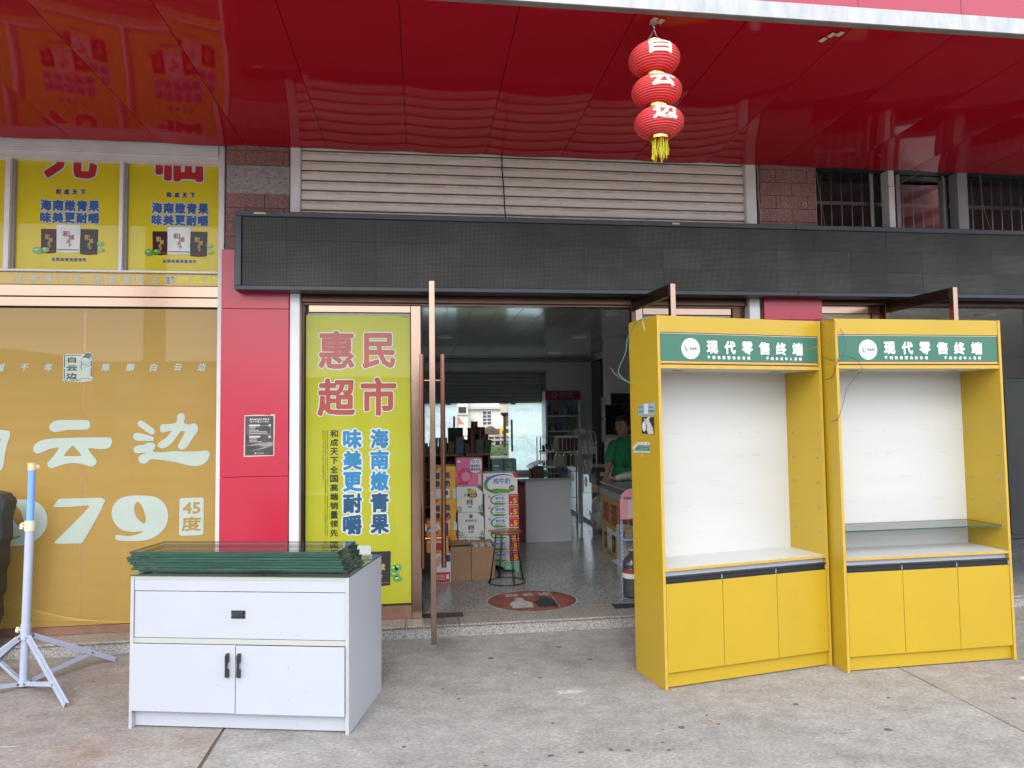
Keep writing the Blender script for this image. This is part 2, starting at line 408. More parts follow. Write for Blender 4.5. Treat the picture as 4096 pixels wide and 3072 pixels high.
# ------------------------------------------------------------------ mesh helpers
class MB:
    def __init__(s):
        s.v, s.f, s.mi = [], [], []
        s.cur = 0
    def quad(s, *p):
        b = len(s.v); s.v += [tuple(q) for q in p]; s.f.append(tuple(range(b, b+len(p)))); s.mi.append(s.cur); return s
    def box(s, x0, x1, y0, y1, z0, z1):
        x0, x1 = min(x0, x1), max(x0, x1); y0, y1 = min(y0, y1), max(y0, y1); z0, z1 = min(z0, z1), max(z0, z1)
        b = len(s.v)
        s.v += [(x, y, z) for z in (z0, z1) for y in (y0, y1) for x in (x0, x1)]
        for q in ((0, 2, 3, 1), (4, 5, 7, 6), (0, 1, 5, 4), (2, 6, 7, 3), (0, 4, 6, 2), (1, 3, 7, 5)):
            s.f.append(tuple(b+i for i in q)); s.mi.append(s.cur)
        return s
    def obox(s, c, ax, ay, az):
        """box with centre c and half-axis vectors"""
        c = Vector(c); b = len(s.v)
        for k in (-1, 1):
            for j in (-1, 1):
                for i in (-1, 1):
                    s.v.append(tuple(c + i*Vector(ax) + j*Vector(ay) + k*Vector(az)))
        for q in ((0, 2, 3, 1), (4, 5, 7, 6), (0, 1, 5, 4), (2, 6, 7, 3), (0, 4, 6, 2), (1, 3, 7, 5)):
            s.f.append(tuple(b+i for i in q)); s.mi.append(s.cur)
        return s
    def bar(s, p0, p1, w, t, up=(0, 0, 1)):
        """flat bar from p0 to p1, w wide along up-ish, t thick"""
        p0, p1 = Vector(p0), Vector(p1); d = (p1-p0); L = d.length; d.normalize()
        side = d.cross(Vector(up)).normalized(); u = side.cross(d)
        return s.obox((p0+p1)/2, d*L/2, side*t/2, u*w/2)
    def tube(s, pts, r, n=10, cap=True):
        pts = [Vector(p) for p in pts]; rs = r if isinstance(r, (list, tuple)) else [r]*len(pts)
        b = len(s.v); prev = None
        for i, p in enumerate(pts):
            d = (pts[min(i+1, len(pts)-1)] - pts[max(i-1, 0)]).normalized()
            if prev is None:
                a = Vector((0, 0, 1)) if abs(d.z) < 0.9 else Vector((1, 0, 0))
                e = d.cross(a).normalized()
            else:
                e = (prev - d*prev.dot(d)).normalized()
            prev = e; g = d.cross(e)
            for k in range(n):
                t = 2*pi*k/n
                s.v.append(tuple(p + (e*cos(t) + g*sin(t))*rs[i]))
        for i in range(len(pts)-1):
            for k in range(n):
                s.f.append((b+i*n+k, b+i*n+(k+1) % n, b+(i+1)*n+(k+1) % n, b+(i+1)*n+k)); s.mi.append(s.cur)
        if cap:
            s.f.append(tuple(b+k for k in range(n))[::-1]); s.mi.append(s.cur)
            s.f.append(tuple(b+(len(pts)-1)*n+k for k in range(n))); s.mi.append(s.cur)
        return s
    def lathe(s, prof, n=24, c=(0, 0, 0)):
        b = len(s.v)
        for r, z in prof:
            for k in range(n):
                t = 2*pi*k/n
                s.v.append((c[0]+r*cos(t), c[1]+r*sin(t), c[2]+z))
        for i in range(len(prof)-1):
            for k in range(n):
                s.f.append((b+i*n+k, b+i*n+(k+1) % n, b+(i+1)*n+(k+1) % n, b+(i+1)*n+k)); s.mi.append(s.cur)
        s.f.append(tuple(b+k for k in range(n))[::-1]); s.mi.append(s.cur)
        s.f.append(tuple(b+(len(prof)-1)*n+k for k in range(n))); s.mi.append(s.cur)
        return s
    def prism(s, poly, a0, a1, axis='y'):
        """extrude a 2D outline between a0 and a1 along an axis; outline in the other two axes"""
        def P(u, v, a):
            return {'y': (u, a, v), 'x': (a, u, v), 'z': (u, v, a)}[axis]
        b = len(s.v); n = len(poly)
        s.v += [P(u, v, a0) for u, v in poly] + [P(u, v, a1) for u, v in poly]
        s.f.append(tuple(range(b, b+n))); s.mi.append(s.cur)
        s.f.append(tuple(range(b+2*n-1, b+n-1, -1))); s.mi.append(s.cur)
        for i in range(n):
            j = (i+1) % n
            s.f.append((b+i, b+n+i, b+n+j, b+j)); s.mi.append(s.cur)
        return s
    def build(s, name, m, parent=None, bevel=0.0, smooth=False, loc=None, rz=0.0, seg=1):
        me = bpy.data.meshes.new(name)
        me.from_pydata(s.v, [], s.f)
        for x in (m if isinstance(m, (list, tuple)) else [m]):
            me.materials.append(x)
        for p, i in zip(me.polygons, s.mi):
            p.material_index = i
        bm = bmesh.new(); bm.from_mesh(me)
        bmesh.ops.recalc_face_normals(bm, faces=bm.faces)
        if bevel > 0:
            bmesh.ops.bevel(bm, geom=list(bm.edges), offset=bevel, segments=seg, affect='EDGES', profile=0.5, clamp_overlap=True)
        bm.to_mesh(me); bm.free()
        if smooth:
            for p in me.polygons: p.use_smooth = True
            if smooth == 'auto':
                me.set_sharp_from_angle(angle=radians(40))
        o = bpy.data.objects.new(name, me)
        COL.objects.link(o)
        o.parent = parent
        if loc is not None: o.location = loc
        o.rotation_euler.z = rz
        return o

def BX(name, m, parent, x0, x1, y0, y1, z0, z1, bevel=0.0, **kw):
    return MB().box(x0, x1, y0, y1, z0, z1).build(name, m, parent, bevel, **kw)

def tag(o, label=None, cat=None, group=None, kind=None):
    if label: o['label'] = label
    if cat: o['category'] = cat
    if group: o['group'] = group
    if kind: o['kind'] = kind
    return o

def thing(name, label, cat, loc=(0, 0, 0), rz=0.0, group=None):
    o = bpy.data.objects.new(name, None)
    COL.objects.link(o)
    o.empty_display_size = 0.1
    o.location = loc; o.rotation_euler = (0, 0, rz)
    return tag(o, label, cat, group)

def structure(name, label=None):
    o = bpy.data.objects.new(name, None); COL.objects.link(o)
    return tag(o, label, kind='structure')

def copy_tree(o, parent=None):
    c = o.copy(); COL.objects.link(c); c.parent = parent
    for ch in list(o.children): copy_tree(ch, c)
    return c

# ------------------------------------------------------------------ lettering (the font built into Blender)
HAN = ('惠民超市海南嫩青果味美更耐嚼和成天下全国高端销量领先往事越千年陈酿白云边元临现代零售终'
       '不假冒伪劣卷烟向未人度纯牛奶伊利金典鲜活珠爆酸营养饮品酒副食供家土田园喝统一绿茶为健康加'
       '烟花竹店五个严禁三务必数据来源调研市场研究口味光临居店应急管理汁副迎王集团有限公司以上产湖湘与其心六同行知音希真网优')
LATIN = ['GXYJ.COM', 'e', '3.3', '0.09', '.50.0', '5', '45', '(点)', '¥', 'Soulmate be together', '8K']
_gl = {}
def _make_glyphs():
    items = [(c, 2) for c in dict.fromkeys(HAN)] + [(s, 2) for s in LATIN]
    obs = []
    for s, res in items:
        cu = bpy.data.curves.new('t', 'FONT'); cu.body = s; cu.size = 1; cu.resolution_u = res
        o = bpy.data.objects.new('t', cu); COL.objects.link(o); obs.append((s, o, cu))
    dg = bpy.context.evaluated_depsgraph_get()
    for s, o, cu in obs:
        me = bpy.data.meshes.new_from_object(o.evaluated_get(dg))
        vs = [(v.co.x, v.co.y) for v in me.vertices]
        if not vs: continue
        x0 = min(v[0] for v in vs); x1 = max(v[0] for v in vs); y0 = min(v[1] for v in vs); y1 = max(v[1] for v in vs)
        _gl[s] = ([((x-x0)/(x1-x0), (y-y0)/(y1-y0)) for x, y in vs], [tuple(p.vertices) for p in me.polygons], (x1-x0)/(y1-y0))
        bpy.data.meshes.remove(me)
    for s, o, cu in obs:
        bpy.data.objects.remove(o); bpy.data.curves.remove(cu)
_make_glyphs()

class Face:
    """A flat print surface: origin O, directions U (right) and V (up); layers are lifted along the outward normal."""
    def __init__(s, O, U=(1, 0, 0), V=(0, 0, 1), parent=None, lift=0.0012):
        s.O, s.U, s.V = Vector(O), Vector(U).normalized(), Vector(V).normalized()
        s.N = s.U.cross(s.V); s.parent = parent; s.k = 0; s.step = lift
    def P(s, u, v, d):
        return tuple(s.O + s.U*u + s.V*v + s.N*d)
    def mesh(s, name, vs, fs, m, d=None, parent=None):
        if d is None:
            s.k += 1; d = s.k*s.step
        me = bpy.data.meshes.new(name)
        me.from_pydata([s.P(v[0], v[1], d + (v[2] if len(v) > 2 else 0)) for v in vs], [], fs)
        me.materials.append(m)
        o = bpy.data.objects.new(name, me); COL.objects.link(o); o.parent = parent or s.parent
        return o
    def rect(s, name, u0, v0, u1, v1, m, d=None, parent=None):
        return s.mesh(name, [(u0, v0), (u1, v0), (u1, v1), (u0, v1)], [(0, 1, 2, 3)], m, d, parent)
    def poly(s, name, pts, m, d=None, parent=None):
        return s.mesh(name, pts, [tuple(range(len(pts)))], m, d, parent)
    def disc(s, name, u, v, r, m, d=None, ry=None, n=28, parent=None):
        ry = ry or r
        return s.poly(name, [(u+r*cos(2*pi*i/n), v+ry*sin(2*pi*i/n)) for i in range(n)], m, d, parent)
    def ring(s, name, u, v, r0, r1, m, d=None, n=24, parent=None):
        vs = [(u+r*cos(2*pi*i/n), v+r*sin(2*pi*i/n)) for r in (r0, r1) for i in range(n)]
        return s.mesh(name, vs, [(i, (i+1) % n, n+(i+1) % n, n+i) for i in range(n)], m, d, parent)
    def frame(s, name, u0, v0, u1, v1, w, m, d=None, parent=None):
        vs = [(u0, v0), (u1, v0), (u1, v1), (u0, v1), (u0+w, v0+w), (u1-w, v0+w), (u1-w, v1-w), (u0+w, v1-w)]
        return s.mesh(name, vs, [(0, 1, 5, 4), (1, 2, 6, 5), (2, 3, 7, 6), (3, 0, 4, 7)], m, d, parent)
    def glyphs(s, name, cells, m, bold=0.0, n=8, slant=0.0, d=None, parent=None):
        """cells: (string, u0, v0, u1, v1) boxes that each glyph is fitted to; bold thickens strokes by that many metres"""
        vs, fs = [], []
        offs = [(0, 0)]
        if bold > 0:
            offs += [(bold*cos(2*pi*i/n), bold*sin(2*pi*i/n)) for i in range(n)]
        for (ch, u0, v0, u1, v1) in cells:
            if ch not in _gl: continue
            gv, gf, _ = _gl[ch]
            for q, (dx, dy) in enumerate(offs):
                b = len(vs)
                for (x, y) in gv:
                    vs.append((u0 + bold + x*(u1-u0-2*bold) + dx + slant*y*(v1-v0), v0 + bold + y*(v1-v0-2*bold) + dy, q*0.00003))
                fs += [tuple(b+i for i in f) for f in gf]
        return s.mesh(name, vs, fs, m, d, parent)

def row(txt, u0, v0, u1, v1, gap=0.12):
    """cells of a line of characters between u0 and u1; blanks advance"""
    n = len(txt); w = (u1-u0)/(n - gap*1.0) if n > 1 else (u1-u0)
    out = []
    for i, c in enumerate(txt):
        if c == ' ': continue
        a = u0 + i*w
        cw = w*(1-gap)
        h = v1-v0
        lo, hi, l, r = v0, v1, a, a+cw
        if c == '一': lo, hi = v0+h*0.42, v0+h*0.55
        if c == '口': l, r, lo, hi = a+cw*0.1, a+cw*0.9, v0+h*0.06, v0+h*0.9
        out.append((c, l, lo, r, hi))
    return out

def column(txt, u0, u1, vtop, vbot, gap=0.10):
    n = len(txt); h = (vtop-vbot)/(n - gap)
    return [(c, u0, vtop-i*h-h*(1-gap), u1, vtop-i*h) for i, c in enumerate(txt) if c != ' ']

def smooth_loop(p, k=4):
    out = []; n = len(p)
    for i in range(n):
        a, b, c, d = p[i-1], p[i], p[(i+1) % n], p[(i+2) % n]
        for j in range(k):
            t = j/k
            out.append(tuple(0.5*((2*b[q]) + (-a[q]+c[q])*t + (2*a[q]-5*b[q]+4*c[q]-d[q])*t*t + (-a[q]+3*b[q]-3*c[q]+d[q])*t**3) for q in (0, 1)))
    return out

def outline_mesh(loops):
    """fill outlines (holes included) with a 2D curve"""
    cu = bpy.data.curves.new('o', 'CURVE'); cu.dimensions = '2D'; cu.fill_mode = 'FRONT'
    for lp in loops:
        sp = cu.splines.new('POLY'); sp.points.add(len(lp)-1)
        for i, (x, y) in enumerate(lp): sp.points[i].co = (x, y, 0, 1)
        sp.use_cyclic_u = True
    o = bpy.data.objects.new('o', cu); COL.objects.link(o)
    dg = bpy.context.evaluated_depsgraph_get()
    me = bpy.data.meshes.new_from_object(o.evaluated_get(dg))
    vs = [(v.co.x, v.co.y) for v in me.vertices]; fs = [tuple(p.vertices) for p in me.polygons]
    bpy.data.objects.remove(o); bpy.data.curves.remove(cu); bpy.data.meshes.remove(me)
    return vs, fs

TRACED={'yun1':[(-2.704,1.608),(-2.684,1.634),(-2.647,1.647),(-2.574,1.648),(-2.458,1.645),(-2.433,1.635),(-2.426,1.609),(-2.436,1.582),(-2.457,1.576),(-2.539,1.575),(-2.588,1.573),(-2.654,1.561),(-2.682,1.564),(-2.703,1.582)],'yun2':[(-2.81,1.452),(-2.79,1.483),(-2.75,1.504),(-2.677,1.514),(-2.538,1.518),(-2.307,1.517),(-2.28,1.505),(-2.273,1.483),(-2.285,1.448),(-2.314,1.432),(-2.363,1.431),(-2.434,1.44),(-2.417,1.402),(-2.383,1.357),(-2.378,1.33),(-2.394,1.311),(-2.419,1.305),(-2.469,1.321),(-2.534,1.332),(-2.6,1.324),(-2.656,1.305),(-2.685,1.299),(-2.709,1.311),(-2.712,1.337),(-2.698,1.354),(-2.659,1.406),(-2.639,1.441),(-2.647,1.448),(-2.7,1.437),(-2.748,1.416),(-2.78,1.406),(-2.807,1.422)],'yunh':[(-2.553,1.451),(-2.533,1.452),(-2.488,1.394),(-2.49,1.384),(-2.593,1.385),(-2.597,1.394)],'b1':[(-2.1,1.618),(-2.083,1.635),(-2.062,1.633),(-1.985,1.576),(-1.975,1.554),(-1.985,1.536),(-2.01,1.538),(-2.082,1.591)],'b2':[(-2.128,1.529),(-2.111,1.544),(-2.082,1.545),(-1.993,1.518),(-1.983,1.499),(-1.992,1.484),(-2.098,1.489),(-2.123,1.507)],'b3':[(-1.817,1.673),(-1.795,1.688),(-1.774,1.684),(-1.763,1.658),(-1.769,1.618),(-1.735,1.604),(-1.692,1.611),(-1.67,1.585),(-1.672,1.549),(-1.699,1.514),(-1.741,1.443),(-1.767,1.421),(-1.792,1.419),(-1.811,1.435),(-1.805,1.462),(-1.764,1.542),(-1.773,1.554),(-1.794,1.551),(-1.836,1.489),(-1.878,1.445),(-1.92,1.428),(-1.949,1.442),(-1.954,1.46),(-1.933,1.482),(-1.895,1.508),(-1.862,1.552),(-1.871,1.558),(-1.913,1.546),(-1.934,1.553),(-1.939,1.589),(-1.922,1.608),(-1.871,1.61),(-1.825,1.622)],'b4':[(-2.122,1.427),(-2.105,1.449),(-2.055,1.457),(-2.03,1.47),(-1.996,1.472),(-1.971,1.456),(-1.975,1.429),(-1.987,1.407),(-1.928,1.401),(-1.826,1.407),(-1.741,1.402),(-1.664,1.403),(-1.621,1.409),(-1.591,1.4),(-1.584,1.373),(-1.599,1.333),(-1.637,1.302),(-1.688,1.292),(-1.74,1.3),(-1.825,1.324),(-1.91,1.34),(-1.995,1.349),(-2.024,1.328),(-2.053,1.317),(-2.083,1.333),(-2.087,1.364),(-2.071,1.382),(-2.033,1.399),(-2.079,1.395),(-2.113,1.4)],'bai':[(-3.074,1.578),(-2.99,1.577),(-2.97,1.564),(-2.969,1.533),(-2.985,1.481),(-2.998,1.412),(-3.006,1.343),(-3.015,1.298),(-3.035,1.288),(-3.052,1.309),(-3.046,1.396),(-3.036,1.482),(-3.033,1.517),(-3.073,1.518)],'7':[(-2.67,1.015),(-2.632,1.074),(-2.615,1.075),(-2.344,1.075),(-2.312,1.058),(-2.343,0.978),(-2.397,0.872),(-2.463,0.752),(-2.476,0.747),(-2.642,0.751),(-2.656,0.761),(-2.566,0.854),(-2.461,0.964),(-2.422,1.011),(-2.434,1.022),(-2.546,1.014)],'9':[(-2.053,1.083),(-1.966,1.071),(-1.902,1.02),(-1.874,0.946),(-1.882,0.868),(-1.928,0.803),(-1.996,0.763),(-2.077,0.751),(-2.22,0.761),(-2.234,0.801),(-2.146,0.789),(-2.077,0.804),(-2.049,0.822),(-2.112,0.818),(-2.192,0.835),(-2.239,0.879),(-2.266,0.94),(-2.258,1.012),(-2.213,1.065),(-2.139,1.084)],'9h':[(-2.087,1.037),(-2.058,1.006),(-2.033,0.933),(-2.033,0.885),(-2.056,0.885),(-2.097,0.929),(-2.111,0.984),(-2.104,1.02)]}

def traced(keys, k=4):
    return outline_mesh([smooth_loop(TRACED[q], k) for q in keys])
SHAPE = {n: traced(ks, kk) for n, ks, kk in (('yun', ('yun1', 'yun2', 'yunh'), 4), ('bian', ('b1', 'b2', 'b3', 'b4'), 4), ('bai', ('bai',), 4), ('seven', ('7',), 1), ('nine', ('9', '9h'), 3))}

def blob(name, parts, m, parent=None, voxel=0.008, smooth_it=6):
    """one continuous body out of tapered limbs and ellipsoids, fused by voxels.
    parts: ('c', p0, p1, r0, r1) limb or ('e', centre, (rx, ry, rz), rotz) ellipsoid"""
    bm = bmesh.new()
    for q in parts:
        if q[0] == 'c':
            _, p0, p1, r0, r1 = q
            p0, p1 = Vector(p0), Vector(p1); L = (p1-p0).length
            k = max(1, int(L/(min(r0, r1)*0.55)))
            for i in range(k+1):
                t = i/k; c = p0.lerp(p1, t); r = r0+(r1-r0)*t
                bmesh.ops.create_icosphere(bm, subdivisions=2, radius=r, matrix=Matrix.Translation(c))
        else:
            _, c, rr, rz = q
            bmesh.ops.create_icosphere(bm, subdivisions=3, radius=1.0, matrix=Matrix.Translation(Vector(c)) @ Matrix.Rotation(rz, 4, 'Z') @ Matrix.Diagonal((*rr, 1)))
    me = bpy.data.meshes.new(name); bm.to_mesh(me); bm.free()
    o = bpy.data.objects.new(name, me); COL.objects.link(o)
    r = o.modifiers.new('r', 'REMESH'); r.mode = 'VOXEL'; r.voxel_size = voxel
    s = o.modifiers.new('s', 'SMOOTH'); s.iterations = smooth_it; s.factor = 0.6
    dg = bpy.context.evaluated_depsgraph_get()
    me2 = bpy.data.meshes.new_from_object(o.evaluated_get(dg)); bpy.data.objects.remove(o)
    me2.materials.clear(); me2.materials.append(m)
    for p in me2.polygons: p.use_smooth = True
    me2.name = name
    o = bpy.data.objects.new(name, me2); COL.objects.link(o); o.parent = parent
    return o

# ================================================================== the ground
g = MB().quad((-300, -300, -0.014), (300, -300, -0.014), (300, 300, -0.014), (-300, 300, -0.014)).build('ground', M['ground'])
tag(g, kind='structure')
rd = MB().quad((-300, -16, -0.009), (300, -16, -0.009), (300, -7, -0.009), (-300, -7, -0.009)).build('road', M['asphalt'])
tag(rd, kind='structure')
pav = structure('pavement')
def slab(x0, x1, m, seed):
    rnd = random.Random(seed)
    ys = [-6.5 + i*(5.258+6.5)/70 for i in range(71)]
    L, w = [], 0
    def edge(x, amp):
        pts = []; w = 0
        for y in ys:
            w = w*0.6 + rnd.uniform(-amp, amp)
            pts.append((x+w, y))
        return pts
    poly = edge(x0, 0.005) + edge(x1, 0.005)[::-1]
    return MB().prism(poly, -0.012, 0.0, 'z').build('slab', m, pav)
slab(-9.0, -1.047, M['concrete_pink'], 1)
slab(-1.038, 2.993, M['concrete_grey'], 2)
slab(3.002, 12.0, M['concrete_far'], 3)
MB().box(-1.08, -1.0, -6.4, 5.2, -0.012, -0.007).box(2.96, 3.04, -6.4, 5.2, -0.012, -0.007).build('joint_dirt', mat('joint_dirt', (0.13, 0.105, 0.085), 0.95, var=0.4), pav)
# trodden chewing gum, flecks and grit lying on the slabs
rnd = random.Random(11)
gum_m = mat('gum', (0.105, 0.098, 0.092), 0.8, var=0.2)
spots = [(1.323, 3.542, .022), (1.511, 3.657, .009), (1.53, 3.55, .012), (1.175, 3.314, .014), (1.172, 3.396, .010), (.751, 3.357, .013), (.60, 3.348, .016), (.9, 3.36, .013), (.98, 3.342, .014), (1.223, 3.532, .008), (.675, 3.694, .010),
         (-1.35, 3.42, .012), (-2.25, 3.75, .03), (-2.42, 3.62, .02), (2.06, 3.72, .017), (2.35, 3.35, .02), (2.62, 3.72, .013), (3.3, 3.6, .015), (.45, 4.75, .02), (.95, 4.9, .018), (.2, 4.1, .012), (.72, 4.35, .014), (1.1, 4.62, .016), (-.1, 3.55, .013), (.28, 3.30, .011)]
for k in range(5):
    spots.append((rnd.uniform(-2.6, 3.4), rnd.uniform(3.2, 5.1), rnd.uniform(0.004, 0.010)))
for x, y, r in spots:
    n = 9
    pts = [(x+r*rnd.uniform(.65, 1.25)*cos(2*pi*i/n), y+r*0.75*rnd.uniform(.6, 1.25)*sin(2*pi*i/n)) for i in range(n)]
    MB().prism(pts, 0.0005, 0.0022, 'z').build('gum_spot', gum_m, pav)
fl = MB()
for k in range(700):
    x, y = rnd.uniform(-2.9, 3.6), rnd.uniform(3.0, 5.2); r = rnd.uniform(.0015, .005); a = rnd.uniform(0, 3)
    fl.obox((x, y, r*.3), (r*cos(a), r*sin(a), 0), (-r*.6*sin(a), r*.6*cos(a), 0), (0, 0, r*.35))
tag(fl.build('grit', mat('grit', (0.42, 0.40, 0.37), 0.9, var=0.5, vs=30)), 'scattered grit and pale crumbs lying on the concrete pavement', 'grit', kind='stuff')
def butt(x, y, a, lab):
    t = thing('cigarette_butt', lab, 'cigarette butt', (x, y, 0.005), a, 'cigarette butts on the pavement')
    MB().tube([(-.012, 0, 0), (.010, 0, 0)], .0045, 8).build('filter', mat('filter', (.62, .30, .10), .8), t)
    MB().tube([(.0105, 0, 0), (.019, 0, 0)], .0043, 8).build('paper_end', M['trim'], t)
butt(1.511, 3.585, 1.9, 'orange cigarette butt lying out in the open on the grey slab')
butt(1.455, 4.005, .5, 'orange cigarette butt tucked against the front foot of the left yellow cabinet')
s_ = MB().obox((2.62+.83, 4.09, .004), (.02, .004, 0), (-.002, .006, 0), (0, 0, .003)).build('orange_scrap', plain((.72, .18, .10), .8))
tag(s_, 'small orange scrap by the plinth of the right yellow cabinet', 'litter')
# plaster smear
for (x, y, sx, sy) in ((3.62, 3.86, .07, .03), (-1.37, 3.44, .07, .02), (.86, 4.10, .10, .035), (-2.10, 3.86, .10, .006), (-2.33, 3.88, .03, .006)):
    n = 16
    MB().prism([(x+sx*rnd.uniform(.35, 1.1)*cos(2*pi*i/n), y+sy*rnd.uniform(.35, 1.1)*sin(2*pi*i/n)) for i in range(n)], .0004, .0016, 'z').build('plaster_smear', mat('plaster', (.50, .49, .47), .95, var=.3, vs=30), pav)

# ================================================================== the building
ZF = 0.097      # shop floor
bld = thing('shop_building', 'concrete shop building whose ground floor holds the open shop under the red canopy', 'building')
def W(name, m, *a, **k): return BX(name, m, bld, *a, **k)
W('upper_wall', M['wall_out'], -9, 3.34, 5.58, 5.78, 2.86, 5.5)
W('upper_wall', M['wall_out'], 3.34, 12, 5.58, 5.78, 4.4, 5.5)
W('upper_wall', M['wall_out'], 3.34, 12, 5.58, 5.78, 2.86, 3.05)
W('floor_slab', M['wall_out'], -9, 12, 5.79, 12.38, 2.80, 2.98)
W('roof', M['wall_out'], -9.1, 12.1, 5.5, 12.7, 5.5, 5.7)
W('side_wall', M['wall_out'], -9.2, -9.01, 5.37, 12.6, 0, 5.49)
W('side_wall', M['wall_out'], 12.01, 12.2, 5.37, 12.6, 0, 5.49)
W('rear_wall', M['wall_in'], -9, 0.0, 12.4, 12.6, 0.1, 2.79)
W('rear_wall', M['wall_in'], 2.24, 12, 12.4, 12.6, 0.1, 2.79)
W('rear_wall', M['wall_in'], 0.003, 2.237, 12.4, 12.6, 2.46, 2.79)
W('rear_wall', M['wall_out'], -9, 12, 12.4, 12.6, 2.80, 5.49)
W('partition', M['wall_in'], -1.12, -1.0, 5.8, 12.39, ZF, 2.79)
W('partition', M['wall_in'], 3.46, 3.54, 5.6, 12.39, ZF, 2.79)
W('pier', M['wall_in'], 3.10, 3.455, 11.6, 12.39, ZF, 2.715)
W('backing_wall', M['wall_in'], -6, -1.5, 5.8, 5.9, ZF, 2.79)
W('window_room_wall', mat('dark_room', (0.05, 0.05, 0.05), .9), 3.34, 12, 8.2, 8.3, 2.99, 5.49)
# inner cladding strip on the pier, dark and glossy
W('pier_strip', mat('dark_panel', (0.06, 0.045, 0.04), 0.15, var=.2), 3.06, 3.097, 11.62, 12.3, ZF, 2.66)

# tiled stone columns
def stone_column(x0, x1, z0, z1, missing):
    c = W('stone_column', M['mortar'], x0, x1, 5.372, 5.575, 0.1, 4.4)
    k = 0; z = z1
    rnd = random.Random(int(x0*100))
    while z > z0:
        off = -0.14 if k % 2 else 0.0
        x = x0 + off
        while x < x1:
            a, b = max(x, x0)+.0018, min(x+.28, x1)-.0018
            if b-a > .02 and not missing(k, (a+b)/2, a, b):
                MB().box(a, b, 5.352+rnd.uniform(0, .003), 5.3715, z-.1085, z-.002).build('stone_tile', M['tile'], c)
            x += .28
        z -= .11; k += 1
    return c
stone_column(-1.455, -0.995, 2.70, 3.781, lambda k, xm, a, b: (k == 2 and xm < -1.08) or k == 3)
col2 = stone_column(2.80, 3.30, 3.10, 3.781, lambda k, xm, a, b: False)
# rough rendered lumps where tiles came off
lm = MB(); rnd = random.Random(3)
for k in range(90):
    x = rnd.uniform(-1.44, -1.01); z = rnd.choice([rnd.uniform(3.46, 3.55), rnd.uniform(3.35, 3.44)])
    lm.obox((x, 5.370, z), (rnd.uniform(.004, .012), 0, 0), (0, .0035, 0), (0, 0, rnd.uniform(.002, .006)))
tag(lm.build('mortar_lumps', M['mortar'], bld), kind='stuff')
for x in (3.005, 3.19):
    MB().tube([(x, 5.352, 3.375), (x, 5.345, 3.375)], .018, 14).build('bolt_hole', mat('bolt_plaster', (.42, .38, .34), .9), col2)
    MB().tube([(x, 5.3455, 3.375), (x, 5.3435, 3.375)], .009, 10).build('bolt_hole', M['black'], col2)

# step of granite pieces
step = structure('step')
xs = [-9.0, -7.6, -6.35, -5.1, -3.85, -2.6, -1.35, -0.13, 0.265, 1.52, 2.77, 4.02, 5.27, 6.52, 9, 12]
for a, b in zip(xs[:-1], xs[1:]):
    BX('riser', M['step'], step, a+.001, b-.001, 5.262, 5.30, 0.0, 0.0795)
    BX('tread', M['step_top'], step, a+.0015, b-.0015, 5.247, 5.60, 0.080, 0.0968, bevel=.004)
flo = structure('shop_floor')
for i in range(-2, 8):
    for j in range(12):
        x0, y0 = -0.675+.6*i, 5.602+.6*j
        BX('floor_tile', M['floor'], flo, x0+.0012, x0+.5988, y0+.0012, min(y0+.5988, 12.39), 0.05, 0.0965)
BX('sub_floor', M['black'], flo, -9, 12, 5.62, 12.38, 0.0, 0.049)
BX('floor_sheet', M['floor'], flo, 4.1, 11.9, 5.61, 12.38, 0.05, 0.0963)

# ceiling strips of the shop and of the shop next door
ce = structure('ceiling')
k = 0; x = -0.995
while x < 3.44:
    w = .25
    MB().box(x+.003, min(x+w, 3.455)-.003, 5.60, 12.38, 2.722, 2.74).build('ceiling_strip', M['ceil'], ce)
    if True:
        x += w
BX('ceiling_back', M['black'], ce, -1, 3.455, 5.6, 12.38, 2.742, 2.79)
BX('ceiling_sheet', M['ceil'], ce, 3.55, 11.9, 5.60, 12.38, 2.722, 2.79)
BX('cornice', M['grey_al'], ce, -.99, 3.45, 12.30, 12.395, 2.66, 2.7215, bevel=.01)
for i, (x, y) in enumerate(((2.034, 7.079), (2.106, 9.073), (2.182, 11.244), (6.3, 7.001), (.3, 9.1))):
    o = MB().lathe([(.070, -.004), (.072, -.014), (.100, -.016), (.108, 0), (.070, 0)], 32).build('ceiling_light', M['ringw'], None, smooth='auto', loc=(x, y, 2.7205))
    tag(o, ('round recessed ceiling light nearest the shop door', 'round recessed ceiling light, second one in from the shop door', 'round recessed ceiling light furthest back near the rear shutter',
            'round recessed ceiling light in the dark shop on the far right', 'round recessed ceiling light above the snack shelves at the left')[i], 'ceiling light', 'round ceiling lights')
    MB().lathe([(.061, -.002), (.0, -.0025)], 24).build('diffuser', M['ceil'], o)

